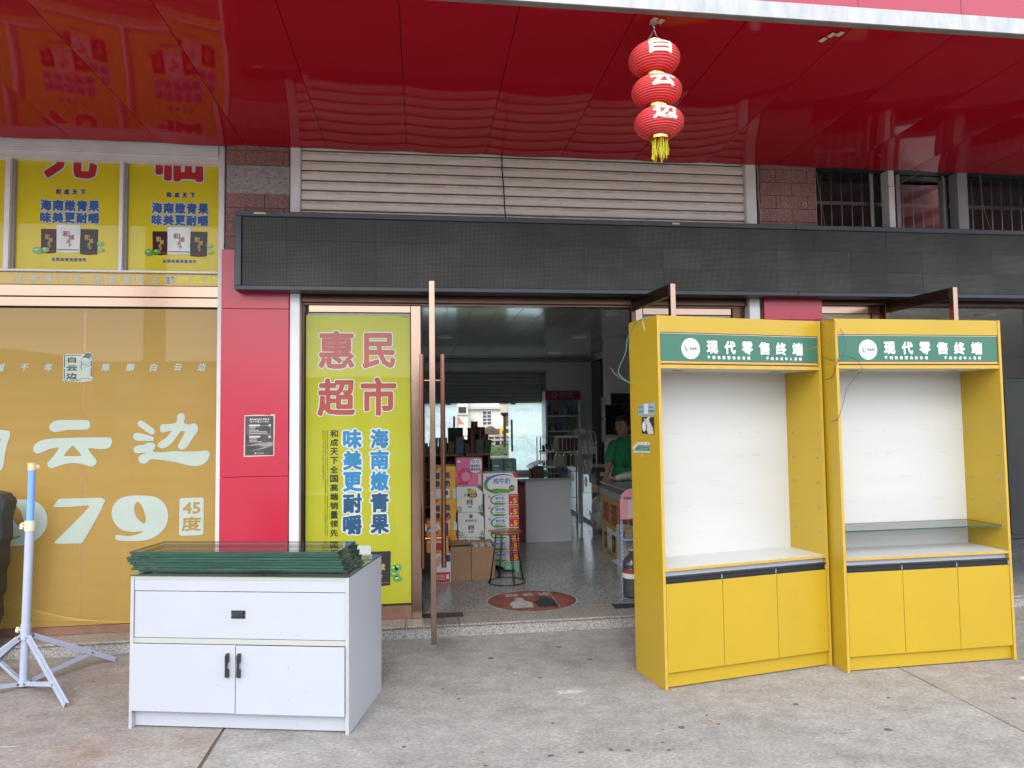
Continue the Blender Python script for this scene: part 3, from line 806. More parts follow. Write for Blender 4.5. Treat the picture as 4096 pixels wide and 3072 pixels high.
# ================================================================== canopy
can = thing('canopy', 'glossy red metal canopy over the shop fronts with a white edge trim', 'canopy', (0, 0, 0))
ZC = 3.71
for k in range(-10, 15):
    xa, xb = -1.933 + .6095*k, -1.933 + .6095*(k+1)
    nx, ny = 10, 8
    rnd = random.Random(k)
    sag = .012 + rnd.uniform(-.003, .004); tilt = rnd.uniform(-.002, .002)
    ph = rnd.uniform(0, 6)
    vs, fs = [], []
    for j in range(ny+1):
        for i in range(nx+1):
            u, v = i/nx, j/ny
            z = ZC - sag*4*u*(1-u)*(0.75+.25*cos(v*4+ph)) + tilt*(u-.5)
            vs.append((xa+.0022+(xb-xa-.0044)*u, 3.368+(5.352-3.368)*v, z))
    n0 = len(vs)
    fs = [(j*(nx+1)+i, (j+1)*(nx+1)+i, (j+1)*(nx+1)+i+1, j*(nx+1)+i+1) for j in range(ny) for i in range(nx)]
    b = MB(); b.v = vs; b.f = fs; b.mi = [0]*len(fs)
    # upturned rims give the panel its thickness
    rim = [(0, 0), (nx, 0), (nx, ny), (0, ny)]
    def top(i, j): q = vs[j*(nx+1)+i]; return (q[0], q[1], q[2]+.012)
    for i in range(nx):
        for j in (0, ny):
            b.quad(vs[j*(nx+1)+i], vs[j*(nx+1)+i+1], top(i+1, j), top(i, j))
    for j in range(ny):
        for i in (0, nx):
            b.quad(vs[j*(nx+1)+i], vs[(j+1)*(nx+1)+i], top(i, j+1), top(i, j))
    o = b.build('soffit_panel', M['soffit'], can)
    for p in o.data.polygons[:len(fs)]: p.use_smooth = True
    BX('fascia_panel', M['fascia'], can, xa+.0015, xb-.0015, 3.330, 3.350, 3.788, 4.75)
BX('canopy_core', M['black'], can, -8, 7.2, 3.352, 5.50, 3.724, 4.74)
BX('edge_trim', M['trim'], can, -8.05, 7.2, 3.318, 3.329, 3.700, 3.785)
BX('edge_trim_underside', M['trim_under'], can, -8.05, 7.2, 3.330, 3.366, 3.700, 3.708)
# paper tabs stuck to the soffit
rnd = random.Random(5)
for (x, y, a) in ((1.222, 3.405, .1), (1.262, 3.415, .25), (2.245, 3.44, .3), (2.285, 3.425, .4), (2.225, 3.49, .5)):
    MB().obox((x, y, 3.697), (.014, .004, 0), (-.005, .020, 0), (0, 0, .001)).build('tape_tab', plain((.62, .50, .34), .7), can)

# ================================================================== left bay: upper windows, band, steel strips, gold film
bay = thing('left_shopfront', 'shop front left of the red column, gold liquor film below and yellow posters above', 'shop front')
B = lambda n, m, *a, **k: BX(n, m, bay, *a, **k)
B('head_rail', M['white_al'], -6, -1.527, 5.40, 5.575, 3.640, 3.80)
B('head_rail', M['white_al'], -6, -1.527, 5.415, 5.575, 3.580, 3.637)
B('post', M['white_al'], -1.525, -1.482, 5.415, 5.57, ZF, 3.82, bevel=.002)
B('mullion', M['white_al'], -3.026, -2.992, 5.425, 5.55, 2.757, 3.579)
B('mullion', M['grey_al'], -2.990, -2.973, 5.455, 5.55, 2.757, 3.579)  # shade beside the white mullion, painted in as a grey bar
B('mullion', M['white_al'], -2.236, -2.212, 5.425, 5.55, 2.757, 3.579)
B('mullion', M['grey_al'], -2.210, -2.193, 5.455, 5.55, 2.757, 3.579)  # grey bar again stands in for the shade along the mullion
B('sill_rail', M['white_al'], -6, -1.527, 5.425, 5.57, 2.742, 2.756)
B('band_board', M['band'], -6, -1.527, 5.455, 5.57, 2.650, 2.741)
B('steel_strip', M['copper'], -6, -1.527, 5.450, 5.56, 2.562, 2.646, bevel=.003)
B('steel_strip', M['copper'], -6, -1.527, 5.450, 5.56, 2.486, 2.556, bevel=.003)
B('film_glass', M['gold'], -6, -1.527, 5.470, 5.56, 0.158, 2.474)
B('shadow_gap', M['black'], -6, -1.527, 5.480, 5.57, 2.470, 2.65)
B('kick_rail', M['copper_kick'], -6, -1.527, 5.462, 5.56, ZF, 0.155, bevel=.003)
F = Face((0, 5.470, 0), parent=bay, lift=.0014)
F.poly('film_seam', [(-2.478, .16), (-2.468, .16), (-2.474, 1.0), (-2.470, 1.7), (-2.466, 2.472), (-2.484, 2.472), (-2.480, 1.8), (-2.486, 1.2), (-2.482, .6)], M['gold_seam'])
vs, fs = SHAPE['yun']; F.mesh('lettering', vs, fs, M['pale'], .003)
vs, fs = SHAPE['bian']; F.mesh('lettering', vs, fs, M['pale'], .003)
vs, fs = SHAPE['bai']; F.mesh('lettering', vs, fs, M['pale'], .003)
F.mesh('lettering', [(-3.42, 1.28), (-3.33, 1.28), (-3.33, 1.60), (-3.05, 1.60), (-3.05, 1.66), (-3.42, 1.66), (-3.33, 1.44), (-3.05, 1.44), (-3.05, 1.49), (-3.33, 1.49), (-3.33, 1.29), (-3.06, 1.29), (-3.06, 1.345), (-3.33, 1.345), (-3.26, 1.66), (-3.17, 1.66), (-3.13, 1.75), (-3.20, 1.75)],
       [(0, 1, 2, 5), (2, 3, 4, 5), (6, 7, 8, 9), (10, 11, 12, 13), (14, 15, 16, 17)], M['pale'], .003)
F.poly('lettering', [(-3.66, .735), (-3.55, .735), (-3.49, 1.085), (-3.60, 1.085), (-3.70, 1.03), (-3.69, 1.0), (-3.61, 1.01)], M['pale'], .003)
vs, fs = SHAPE['seven']; F.mesh('lettering', vs, fs, M['pale'], .003)
vs, fs = SHAPE['nine']; F.mesh('lettering', vs, fs, M['pale'], .003)
F.mesh('lettering', [(x-.831, y-.006) for x, y in vs], fs, M['pale'], .003)
F.glyphs('lettering', [('千', -2.916, 2.008, -2.862, 2.066), ('年', -2.753, 2.006, -2.699, 2.066), ('越', -3.085, 2.006, -3.025, 2.066),
                       ('陈', -2.357, 2.006, -2.300, 2.064), ('酿', -2.187, 2.006, -2.130, 2.064), ('白', -2.020, 2.006, -1.972, 2.064), ('云', -1.852, 2.008, -1.796, 2.062), ('边', -1.680, 2.006, -1.624, 2.064)], M['pale'], bold=.0022, slant=.2)
# strength stamp, 45 degrees
def rrect(u0, v0, u1, v1, r, k=5):
    out = []
    for cx, cy, a in ((u1-r, v0+r, -pi/2), (u1-r, v1-r, 0), (u0+r, v1-r, pi/2), (u0+r, v0+r, pi)):
        for i in range(k+1):
            t = a + i/k*pi/2; out.append((cx+r*cos(t), cy+r*sin(t)))
    return out
F.poly('strength_stamp', rrect(-1.795, .779, -1.622, 1.058, .018), M['pale'], .003)
F.glyphs('lettering', [('45', -1.772, .94, -1.646, 1.025), ('度', -1.778, .812, -1.640, .92)], M['gold'], bold=.003, d=.0045)
# brand stamp with the scholar
def stamp(Fx, u0, v0, u1, v1, d):
    w, h = u1-u0, v1-v0
    q = lambda x, y: (u0+x*w, v0+y*h)
    pale = [q(*p) for p in ((.02, .04), (.62, 0), (.98, .05), (1.0, .12), (.96, .2), (.97, .72), (.93, .82), (.95, .95), (.90, 1.03), (.78, 1.03), (.70, .96), (.06, .95), (.02, .92))]
    Fx.poly('brand_stamp', pale, M['pale'], d)
    fr = MB()
    vs, fs = [], []
    def bar(a, b, c, e):
        k = len(vs); vs.extend([q(a, b), q(c, b), q(c, e), q(a, e)]); fs.append((k, k+1, k+2, k+3))
    bar(.05, .10, .08, .45); bar(.05, .50, .08, .90); bar(.05, .90, .62, .925); bar(.09, .055, .18, .08); bar(.25, .055, .6, .08); bar(.92, .20, .95, .50); bar(.92, .55, .95, .72)
    Fx.mesh('stamp_border', vs, fs, M['pale_dark'], d+.0012)
    Fx.glyphs('lettering', [('白', *q(.17, .66), *q(.44, .87)), ('云', *q(.13, .38), *q(.48, .57)), ('边', *q(.12, .10), *q(.48, .31))], M['pale_dark'], bold=w*.012, d=d+.0012)
    Fx.poly('scholar_hat', [q(*p) for p in ((.62, .84), (.70, .90), (.74, .99), (.84, 1.0), (.92, .98), (.92, .88), (.88, .80), (.74, .83))], M['pale_dark'], d+.0012)
    lines, lf = [], []
    def stroke(pts, t):
        for a, b in zip(pts[:-1], pts[1:]):
            dx, dy = b[0]-a[0], b[1]-a[1]; L = sqrt(dx*dx+dy*dy) or 1; nx_, ny_ = -dy/L*t, dx/L*t
            k = len(lines); lines.extend([q(a[0]-nx_, a[1]-ny_), q(b[0]-nx_, b[1]-ny_), q(b[0]+nx_, b[1]+ny_), q(a[0]+nx_, a[1]+ny_)]); lf.append((k, k+1, k+2, k+3))
    stroke([(.63, .84), (.60, .74), (.62, .68), (.60, .62), (.66, .60)], .006)
    stroke([(.62, .66), (.72, .60), (.80, .62)], .006)
    stroke([(.62, .62), (.60, .50), (.63, .42)], .010)
    stroke([(.86, .80), (.90, .70), (.84, .64)], .006)
    stroke([(.74, .58), (.88, .54), (.94, .62)], .006)
    stroke([(.56, .10), (.64, .14), (.72, .10), (.80, .15), (.88, .10), (.97, .10)], .007)
    Fx.mesh('scholar_lines', lines, lf, M['pale_dark'], d+.0012)
stamp(F, -2.625, 1.926, -2.413, 2.143, .003)
for i in range(9):
    t = i/8
    F.poly('film_line', [(-3.2, .42-t*.17), (-2.40+.55*t*.6, .168), (-2.40+.55*t*.6, .1655), (-3.2, .4175-t*.17)], M['gold_line'])
# the gold band
F2 = Face((0, 5.455, 0), parent=bay, lift=.0014)
for k, c in enumerate('往事越千年'):
    u = -2.931 + .101*k
    F2.ring('ring', u, 2.694, .036, .0385, M['pale'], .0014)
    F2.glyphs('lettering', [(c, u-.022, 2.670, u+.018, 2.718)], M['pale'], bold=.0022, slant=.15, d=.0014)
for k, c in enumerate('陈酿白云边'):
    u = -2.385 + .099*k
    F2.ring('ring', u, 2.692, .036, .0385, M['pale'], .0014)
    F2.glyphs('lettering', [(c, u-.022, 2.668, u+.018, 2.716)], M['pale'], bold=.0022, slant=.15, d=.0014)
stamp(F2, -1.909, 2.662, -1.849, 2.720, .0014)
F2.glyphs('lettering', row('白云边', -1.826, 2.668, -1.531, 2.724, .25), plain((.66, .66, .03), .5, .5), bold=.005, d=.0014)

blue1, navy = mat('print_blue', (.012, .10, .33), .5, coat=.5, coatr=.02, var=.3, vs=9), mat('print_navy', (.008, .022, .10), .5, coat=.5, coatr=.02)
pale_w = mat('print_white', (.58, .64, .66), .5, coat=.5, coatr=.02, var=.04)
red_print = mat('print_red', (.42, .012, .018), .5, coat=.5, coatr=.02)
def pouch(Fx, u0, v0, u1, v1, m, ink, d):
    w = u1-u0; h = v1-v0
    Fx.poly('pouch', [(u0+w*.03, v0+h*.03), (u0+w*.5, v0), (u1-w*.03, v0+h*.03), (u1, v1-h*.03), (u1-w*.03, v1), (u0+w*.03, v1), (u0, v1-h*.03)], m, d)
    Fx.glyphs('lettering', [('和', u0+w*.25, v0+h*.56, u0+w*.55, v0+h*.78), ('成', u0+w*.5, v0+h*.46, u0+w*.75, v0+h*.64), ('天', u0+w*.42, v0+h*.33, u0+w*.6, v0+h*.46), ('下', u0+w*.45, v0+h*.2, u0+w*.65, v0+h*.32)], ink, bold=.0012, d=d+.0012)
    Fx.rect('pouch_stripe', u0+w*.05, v0+h*.09, u1-w*.05, v0+h*.12, mat('stripe', (.25, .05, .05), .5), d+.0012)
def nuts(Fx, cs, d):
    for (u, v, a, b) in cs:
        Fx.disc('green_nut', u, v, a, plain((.10, .32, .07), .4, 1.0), d, b, 16)
        Fx.disc('green_nut', u-a*.2, v+b*.3, a*.45, plain((.40, .60, .25), .4, 1.0), d+.001, b*.3, 10)
def upper_poster(dx, ch, lab):
    p = thing('window_poster', lab, 'poster', (0, 0, 0), 0, 'yellow posters in the upper windows')
    u0, u1 = ((-2.972, -2.237), (-2.192, -1.528))[1 if dx > .5 else 0] if dx >= 0 else (-3.78, -3.028)
    BX('sheet', M['poster_up'], p, u0, u1, 5.480, 5.54, 2.758, 3.579)
    Fx = Face((0, 5.480, 0), parent=p, lift=.0014)
    D = dx
    if ch:
        c = [(ch, -2.800+D, 3.448, -2.408+D, 3.86)]
        if ch == '临': c = [(ch, -2.795+D, 3.448, -2.418+D, 3.84)]
        Fx.glyphs('lettering', c, pale_w, bold=.024, n=14, d=.0014)
        Fx.glyphs('lettering', [(ch, c[0][1]+.010, 3.458, c[0][3]-.010, c[0][4]-.010)], red_print, bold=.014, n=12, d=.003)
    s = lambda cells, b: (Fx.glyphs('lettering', cells, pale_w, bold=b*2.2, d=.0014), Fx.glyphs('lettering', [(q[0], q[1]+b*1.1, q[2]+b*1.1, q[3]-b*1.1, q[4]-b*1.1) for q in cells], navy, bold=b, d=.003))
    s(row('和成天下', -2.706+D, 3.330, -2.494+D, 3.376, .3), .0022)
    cells = row('海南嫩青果', -2.808+D, 3.208, -2.396+D, 3.292, .07)
    cells2 = row('味美更耐嚼', -2.808+D, 3.116, -2.396+D, 3.198, .07)
    for cc in (cells, cells2):
        Fx.glyphs('lettering', [(q[0], q[1]-.006, q[2]-.006, q[3]+.006, q[4]+.006) for q in cc], pale_w, bold=.012, n=10, d=.0014)
        Fx.glyphs('lettering', cc, blue1, bold=.0042, d=.003)
    pouch(Fx, -2.800+D, 2.885, -2.690+D, 3.070, mat('pouch_maroon', (.05, .010, .014), .4, coat=.35, spec=.1), plain((.5, .4, .08), .4), .0014)
    pouch(Fx, -2.530+D, 2.878, -2.402+D, 3.074, mat('pouch_black', (.022, .018, .026), .4, coat=.35, spec=.1), plain((.5, .4, .08), .4), .0014)
    pouch(Fx, -2.692+D, 2.892, -2.524+D, 3.104, mat('pouch_white', (.56, .60, .60), .4, coat=1, var=.15, vs=7), plain((.35, .10, .05), .4), .0042)
    nuts(Fx, ((-2.82+D, 2.905, .034, .026), (-2.765+D, 2.912, .028, .02), (-2.385+D, 2.965, .024, .017), (-2.38+D, 2.915, .026, .015)), .006)
    s(row('全国高端销量领先', -2.724+D, 2.828, -2.480+D, 2.856, .1), .0012)
    return p
upper_poster(0.0, '光', 'yellow upper window poster whose cut-off red character has two curved legs')
upper_poster(0.782, '临', 'yellow upper window poster next to the white post, red character of upright strokes')
upper_poster(-.79, '迎', 'yellow upper window poster of which only a sliver shows at the left picture edge')
for k in range(3):
    B('mullion', M['white_al'], -3.815-.78*k, -3.782-.78*k, 5.425, 5.55, 2.757, 3.579)
    B('window_backing', M['poster_up'], -4.56-.78*k, -3.817-.78*k, 5.480, 5.54, 2.758, 3.579)

# ================================================================== red cladding, posts, shutter
cl = thing('column_cladding', 'glossy red cladding on the column between gold film and yellow poster', 'cladding', group='red column claddings')
for z0, z1 in ((.0965, 1.212), (1.215, 2.460), (2.463, 2.907)):
    BX('panel', M['clad'], cl, -1.476, -.990, 5.338, 5.370, z0, z1, bevel=.0015)
cl2 = thing('column_cladding', 'red cladding on the column above and behind the two yellow cabinets', 'cladding', group='red column claddings')
for z0, z1 in ((.0965, 1.212), (1.215, 2.404), (2.407, 2.907)):
    BX('panel', M['clad'], cl2, 2.797, 3.306, 5.338, 5.370, z0, z1, bevel=.0015)
# notice on the red column
no = thing('notice', 'small grey printed notice with torn cream border on the red column', 'notice')
Fn = Face((0, 5.338, 0), parent=no, lift=.0012)
Fn.poly('paper', [(-1.307, 1.36), (-1.09, 1.364), (-1.086, 1.672), (-1.115, 1.672), (-1.119, 1.664), (-1.2, 1.670), (-1.303, 1.667)], plain((.62, .50, .42), .7))
Fn.rect('print_area', -1.297, 1.370, -1.096, 1.660, mat('notice_grey', (.060, .060, .066), .6, var=.5, vs=9), .0024)
Fn.poly('road_picture', [(-1.295, 1.44), (-1.22, 1.458), (-1.1, 1.468), (-1.1, 1.44), (-1.17, 1.418), (-1.26, 1.400), (-1.20, 1.418), (-1.155, 1.434), (-1.21, 1.442)], mat('notice_road', (.30, .28, .25), .6, var=.3, vs=30), .0036)
wt = plain((.60, .56, .52), .6)
Fn.glyphs('lettering', row('居民烟花爆竹零售店', -1.268, 1.629, -1.125, 1.642, .12) + row('五个严禁三个务必', -1.262, 1.612, -1.128, 1.625, .2), wt, bold=.0005, d=.0036)
for v in (1.590, 1.507):
    Fn.poly('title_pill', rrect(-1.27, v-.006, -1.19, v+.007, .006, 3), wt, .0036)
for v, w in ((1.578, .055), (1.566, .048), (1.555, .075), (1.544, .132), (1.533, .136), (1.493, .06), (1.482, .062), (1.470, .095)):
    for a in range(int(w/.007)):
        Fn.rect('text_line', -1.268+a*.007, v-.003, -1.268+a*.007+.0055, v+.002, wt, .0036)
Fn.frame('text_frame', -1.278, 1.524, -1.117, 1.590, .0012, wt, .0030)
Fn.disc('emblem', -1.122, 1.59, .009, wt, .0042)
Fn.poly('warning_sign', [(-1.134, 1.500), (-1.110, 1.500), (-1.122, 1.518)], wt, .0042)
Fn.disc('emblem', -1.222, 1.385, .006, wt, .0042)
Fn.glyphs('lettering', row('应急管理', -1.212, 1.380, -1.165, 1.390, .2), wt, d=.0042)

sh = thing('roller_shutter', 'rolled-down strip of dirty white slatted shutter above the long black display', 'shutter')
BX('guide_rail', M['white_al'], sh, -.985, -.913, 5.350, 5.46, ZF, 3.85, bevel=.003)
BX('guide_rail', M['white_al'], sh, 2.676, 2.765, 5.350, 5.46, ZF, 3.85, bevel=.003)
z = 3.7855
for k in range(10):
    prof = []
    H_ = .0765
    for i in range(7):
        t = i/6
        prof.append((5.400 - (0, .0045, .006, .006, .0055, .004, 0)[i], z - H_*(0, .03, .16, .45, .80, .95, 1.0)[i]))
    back = [(y+.008, zz) for y, zz in prof[::-1]]
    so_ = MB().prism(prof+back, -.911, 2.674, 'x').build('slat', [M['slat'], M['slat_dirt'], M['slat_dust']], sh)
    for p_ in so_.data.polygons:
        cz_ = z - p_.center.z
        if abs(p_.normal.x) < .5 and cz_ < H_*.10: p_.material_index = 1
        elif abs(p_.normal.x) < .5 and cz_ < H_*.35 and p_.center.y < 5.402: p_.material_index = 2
    # grime that gathers under each joint, a ragged strip
    nz = 60; rnd = random.Random(50+k)
    vs, fs = [], []
    for i in range(nz+1):
        x = -.909+3.581*i/nz
        vs += [(x, 5.3945, z-.0035-.0005), (x, 5.3935-.003, z-.013-rnd.uniform(0, .010))]
    for i in range(nz): fs.append((2*i, 2*i+1, 2*i+3, 2*i+2))
    z -= .0775
MB().tube([(.64, 5.372, 3.72), (.641, 5.365, 3.60), (.650, 5.350, 3.45), (.652, 5.32, 3.28), (.652, 5.26, 3.165)], .005, 8).build('black_cable', M['black'])
tag(bpy.data.objects['black_cable'], 'black cable hanging down the white shutter to the black display', 'cable')

# ================================================================== LED display board
led = thing('led_display', 'long unlit black dot-matrix display board in a dark frame above the shop door', 'display board')
X0, X1, Y0, Y1, Z0, Z1 = -1.350, 7.0, 5.200, 5.348, 2.579, 3.163
BX('frame_bar', M['frame_dark'], led, X0, 3.02, Y0, Y1, 3.124, Z1, bevel=.004)
BX('frame_bar', M['frame_dark'], led, 3.023, X1, Y0, Y1, 3.124, Z1, bevel=.004)
BX('frame_bar', M['frame_dark'], led, X0, 3.02, Y0, Y1, Z0, 2.612, bevel=.004)
BX('frame_bar', M['frame_dark'], led, 3.023, X1, Y0, Y1, Z0, 2.612, bevel=.004)
BX('frame_bar', M['frame_dark'], led, X0, -1.304, Y0+.0005, Y1, 2.6125, 3.1235, bevel=.002)
BX('back_box', M['black'], led, X0+.02, X1-.02, 5.235, Y1-.003, 2.613, 3.123)
me0 = None
rnd = random.Random(9)
for i in range(26):
    for j in range(3):
        x = -1.300+.32*i; z_ = 2.6145+.1698*j
        if me0 is None:
            o = MB().box(.0004, .3196, 0, .014, .0004, .1694).build('led_module', M['led'], led, loc=(x, 5.2175, z_)); me0 = o.data
        else:
            o = bpy.data.objects.new('led_module', me0); COL.objects.link(o); o.parent = led; o.location = (x, 5.2175+rnd.uniform(-.001, .001), z_)
for (x, w) in ((-1.215, .085), (1.975, .06)):
    BX('tape_tab', plain((.62, .55, .42), .7), led, x, x+w, 5.197, 5.1995, 3.140, 3.152)

# ================================================================== upper right windows with bars
uw = thing('barred_window', 'dark upper window with steel bars right of the stone column', 'window')
for x0, x1, m in ((3.308, 3.328, 'white_al'), (4.000, 4.052, 'white_al'), (4.655, 4.750, 'grey_al'), (6.2, 6.28, 'white_al')):
    BX('mullion', M[m], uw, x0, x1, 5.40, 5.50, 3.0, 4.0)
for x0, x1 in ((3.90, 3.93), (4.150, 4.185), (4.6, 4.62)):
    BX('sash', M['grey_al'], uw, x0, x1, 5.505, 5.53, 3.0, 4.0)
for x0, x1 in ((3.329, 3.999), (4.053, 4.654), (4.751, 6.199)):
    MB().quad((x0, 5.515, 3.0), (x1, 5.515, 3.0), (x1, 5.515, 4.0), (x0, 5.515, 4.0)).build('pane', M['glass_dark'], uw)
for i in range(30):
    x = 3.37+.0975*i
    MB().tube([(x, 5.56, 3.0), (x, 5.56, 4.0)], .006, 6).build('bar', M['steel'], uw)
MB().box(3.34, 6.3, 5.553, 5.558, 3.455, 3.485).build('cross_bar', M['steel'], uw)
for i, pts in enumerate(([(3.36, 5.44, 3.70), (3.40, 5.45, 3.45), (3.45, 5.46, 3.15)], [(3.90, 5.39, 3.56), (4.05, 5.39, 3.58), (4.25, 5.38, 3.68), (4.4, 5.37, 3.78)], [(4.86, 5.38, 3.7), (4.87, 5.38, 3.45), (4.90, 5.37, 3.3), (4.87, 5.3, 3.17)])):
    o = MB().tube(pts, .0025, 6).build('thin_cable', plain((.25, .22, .20), .6))
    tag(o, ('thin cable down the glass beside the stone column', 'thin cable curving across the barred window mullion', 'thin cable down the glass at the right picture edge')[i], 'cable')
o = MB().tube([(2.775, 5.345, 3.71), (2.783, 5.34, 3.60), (2.778, 5.345, 3.45), (2.79, 5.34, 3.32), (2.786, 5.34, 3.17)], .004, 6).build('thin_cable', plain((.35, .30, .26), .6))
tag(o, 'loose cable hanging between white shutter post and stone column', 'cable')

# ================================================================== shop front: frames, doors, posters
sf = thing('shop_front_frame', 'rose gold steel frame round the open shop entrance', 'door frame')
S = lambda n, m, *a, **k: BX(n, m, sf, *a, **k)
S('header', M['copper_dull'], -.912, 2.675, 5.400, 5.53, 2.528, 2.64, bevel=.002)
S('header_lip', M['copper_dull'], -.912, 2.675, 5.43, 5.525, 2.512, 2.5275)
S('top_rail', M['copper'], -.862, -.087, 5.450, 5.52, 2.458, 2.5115, bevel=.002)
S('top_rail', M['copper'], 1.80, 2.56, 5.450, 5.52, 2.458, 2.5115, bevel=.002)
S('jamb', M['copper'], -.086, -.006, 5.440, 5.53, ZF, 2.5115, bevel=.004)
S('jamb', M['copper'], 1.715, 1.795, 5.440, 5.53, ZF, 2.5115, bevel=.004)
S('side_jamb', M['copper_dull'], -.912, -.892, 5.44, 5.53, ZF, 2.527)
S('side_jamb', M['copper_dull'], 2.57, 2.675, 5.44, 5.53, ZF, 2.527)
S('bottom_rail', M['copper_kick'], -.89, -.087, 5.450, 5.52, ZF, .196, bevel=.002)
S('bottom_rail', M['copper_kick'], 1.796, 2.569, 5.450, 5.52, ZF, .196, bevel=.002)
S('gasket', M['black'], -.891, -.087, 5.476, 5.52, .197, 2.457)
S('gasket', M['black'], 1.796, 2.569, 5.476, 5.52, .197, 2.457)
MB().tube([(.85+.2*i/8, 5.399, 2.60-.03*sin(pi*i/8)) for i in range(9)], .0018, 5).build('thin_wire', M['wire'], sf)

po = thing('door_poster', 'tall yellow-green poster with red shop name beside the open door', 'poster')
BX('sheet', M['poster'], po, -.884, -.090, 5.470, 5.4755, .212, 2.440)
BX('grey_edge', plain((.35, .38, .42), .5, .5), po, -.870, -.089, 5.4705, 5.4755, 2.4405, 2.4560)
Fp = Face((0, 5.470, 0), parent=po, lift=.0014)
Fp.glyphs('lettering', [('惠', -.800, 2.012, -.512, 2.322), ('民', -.466, 2.012, -.198, 2.308), ('超', -.806, 1.647, -.506, 1.953), ('市', -.480, 1.647, -.190, 1.960)], pale_w, bold=.016, n=14, d=.0014)
red2 = mat('print_red_sheen', (.37, .055, .040), .5, coat=.6, coatr=.02)
Fp.glyphs('lettering', [('惠', -.792, 2.020, -.520, 2.314), ('民', -.458, 2.020, -.206, 2.300), ('超', -.798, 1.655, -.514, 1.945), ('市', -.472, 1.655, -.198, 1.952)], red2, bold=.009, n=12, d=.003)
lb = mat('print_sky_blue', (.014, .20, .42), .5, coat=.5, coatr=.02, var=.2, vs=7)
lb2 = mat('print_deep_blue', (.010, .075, .17), .5, coat=.5, coatr=.02, var=.2, vs=7)
for txt, a, b in (('海南嫩青果', -.407, -.250), ('味美更耐嚼', -.614, -.455)):
    cs = column(txt, a+.008, b-.008, 1.552, .745, .08)
    Fp.glyphs('lettering', [(q[0], q[1]-.012, q[2]-.010, q[3]+.012, q[4]+.010) for q in cs], pale_w, bold=.020, n=12, d=.0014)
    Fp.glyphs('lettering', cs[:3], lb, bold=.0065, d=.003)
    Fp.glyphs('lettering', cs[3:], lb2, bold=.0065, d=.003)
Fp.glyphs('lettering', column('和成天下全国高端销量领先', -.702, -.642, 1.548, .735, .18), plain((.03, .05, .025), .5, .5), bold=.0018, d=.0014)
ti = plain((.10, .13, .02), .5, .5)
fine = '数据来源市场研究口味王集团有限公司以上产品与其心六同行全国高端销量领先和成天下市场公司'
for k, (uu, n, vb) in enumerate(((-.722, 44, .742), (-.738, 44, .742), (-.754, 20, 1.17))):
    Fp.glyphs('lettering', column((fine*2)[k*7:k*7+n], uu-.005, uu+.005, 1.545, vb, .12), ti, d=.0014)
Fp.rect('printer_mark', -.165, 2.424, -.107, 2.430, ti, .0014)
pouch(Fp, -.420, .345, -.245, .612, mat('pouch_black_b', (.028, .024, .034), .4, coat=1), plain((.5, .4, .08), .4), .0014)
pouch(Fp, -.640, .35, -.395, .66, mat('pouch_white_b', (.56, .60, .60), .4, coat=1), plain((.35, .10, .05), .4), .003)
nuts(Fp, ((-.222, .478, .030, .026), (-.190, .485, .026, .028), (-.215, .432, .034, .022), (-.195, .398, .036, .024)), .003)

po2 = thing('door_poster', 'yellow poster right of the entrance, only its top shows above the yellow cabinet', 'poster')
BX('sheet', M['poster'], po2, 1.80, 2.566, 5.470, 5.4755, .212, 2.440)
BX('grey_edge', plain((.35, .38, .42), .5, .5), po2, 1.80, 2.566, 5.4705, 5.4755, 2.4405, 2.4560)
Fp2 = Face((0, 5.470, 0), parent=po2, lift=.0014)
Fp2.glyphs('lettering', [('惠', 1.90, 2.012, 2.16, 2.322), ('民', 2.21, 2.012, 2.46, 2.308), ('超', 1.89, 1.647, 2.16, 1.953), ('市', 2.2, 1.647, 2.47, 1.960)], red2, bold=.009, n=12, d=.003)
Fp2.rect('printer_mark', 2.475, 2.424, 2.535, 2.432, ti, .0014)

def glass_door(hx, hy, lx, ly, z0, z1, lab, handles=False):
    """leaf between hinge point and leading edge; built in its own frame: x along the leaf"""
    d = Vector((lx-hx, ly-hy, 0)); L = d.length; a = atan2(d.y, d.x)
    t = thing('glass_door', lab, 'door', (hx, hy, z0), a, 'open glass doors with rose gold frames')
    h = z1-z0
    BX('leading_stile', M['copper'], t, L-.045, L, -.019, .019, 0, h, bevel=.0015)
    BX('hinge_stile', M['copper_dull'], t, 0, .045, -.019, .019, 0, h, bevel=.0015)
    BX('top_rail', M['copper_dull'], t, .0455, L-.0455, -.018, .018, h-.085, h-.0005)
    BX('bottom_rail', M['copper_dull'], t, .0455, L-.0455, -.018, .018, .0005, .10)
    MB().quad((.045, 0, .1), (L-.045, 0, .1), (L-.045, 0, h-.085), (.045, 0, h-.085)).build('pane', M['glass'], t)
    if handles:
        xh = L-.10
        for sgn in (-1, 1):
            MB().tube([(xh, sgn*.071, .60-z0), (xh, sgn*.071, 2.070-z0)], .0175, 18).build('handle', M['handle'], t, smooth='auto')
        for zz in (.800, 1.888):
            MB().tube([(xh, -.056, zz-z0), (xh, .056, zz-z0)], .009, 12).build('handle_mount', M['handle'], t, smooth='auto')
    return t
glass_door(.0815, 5.45, .0700, 4.745, .11, 2.570, 'open glass door seen edge-on with two tall bronze bar handles, left of the entrance', True)
glass_door(1.700, 5.44, 1.782, 4.710, .11, 2.566, 'open glass door folded out behind the left yellow cabinet', False)
glass_door(3.935, 5.44, 4.000, 4.710, .11, 2.568, 'open glass door folded out behind the right yellow cabinet', False)
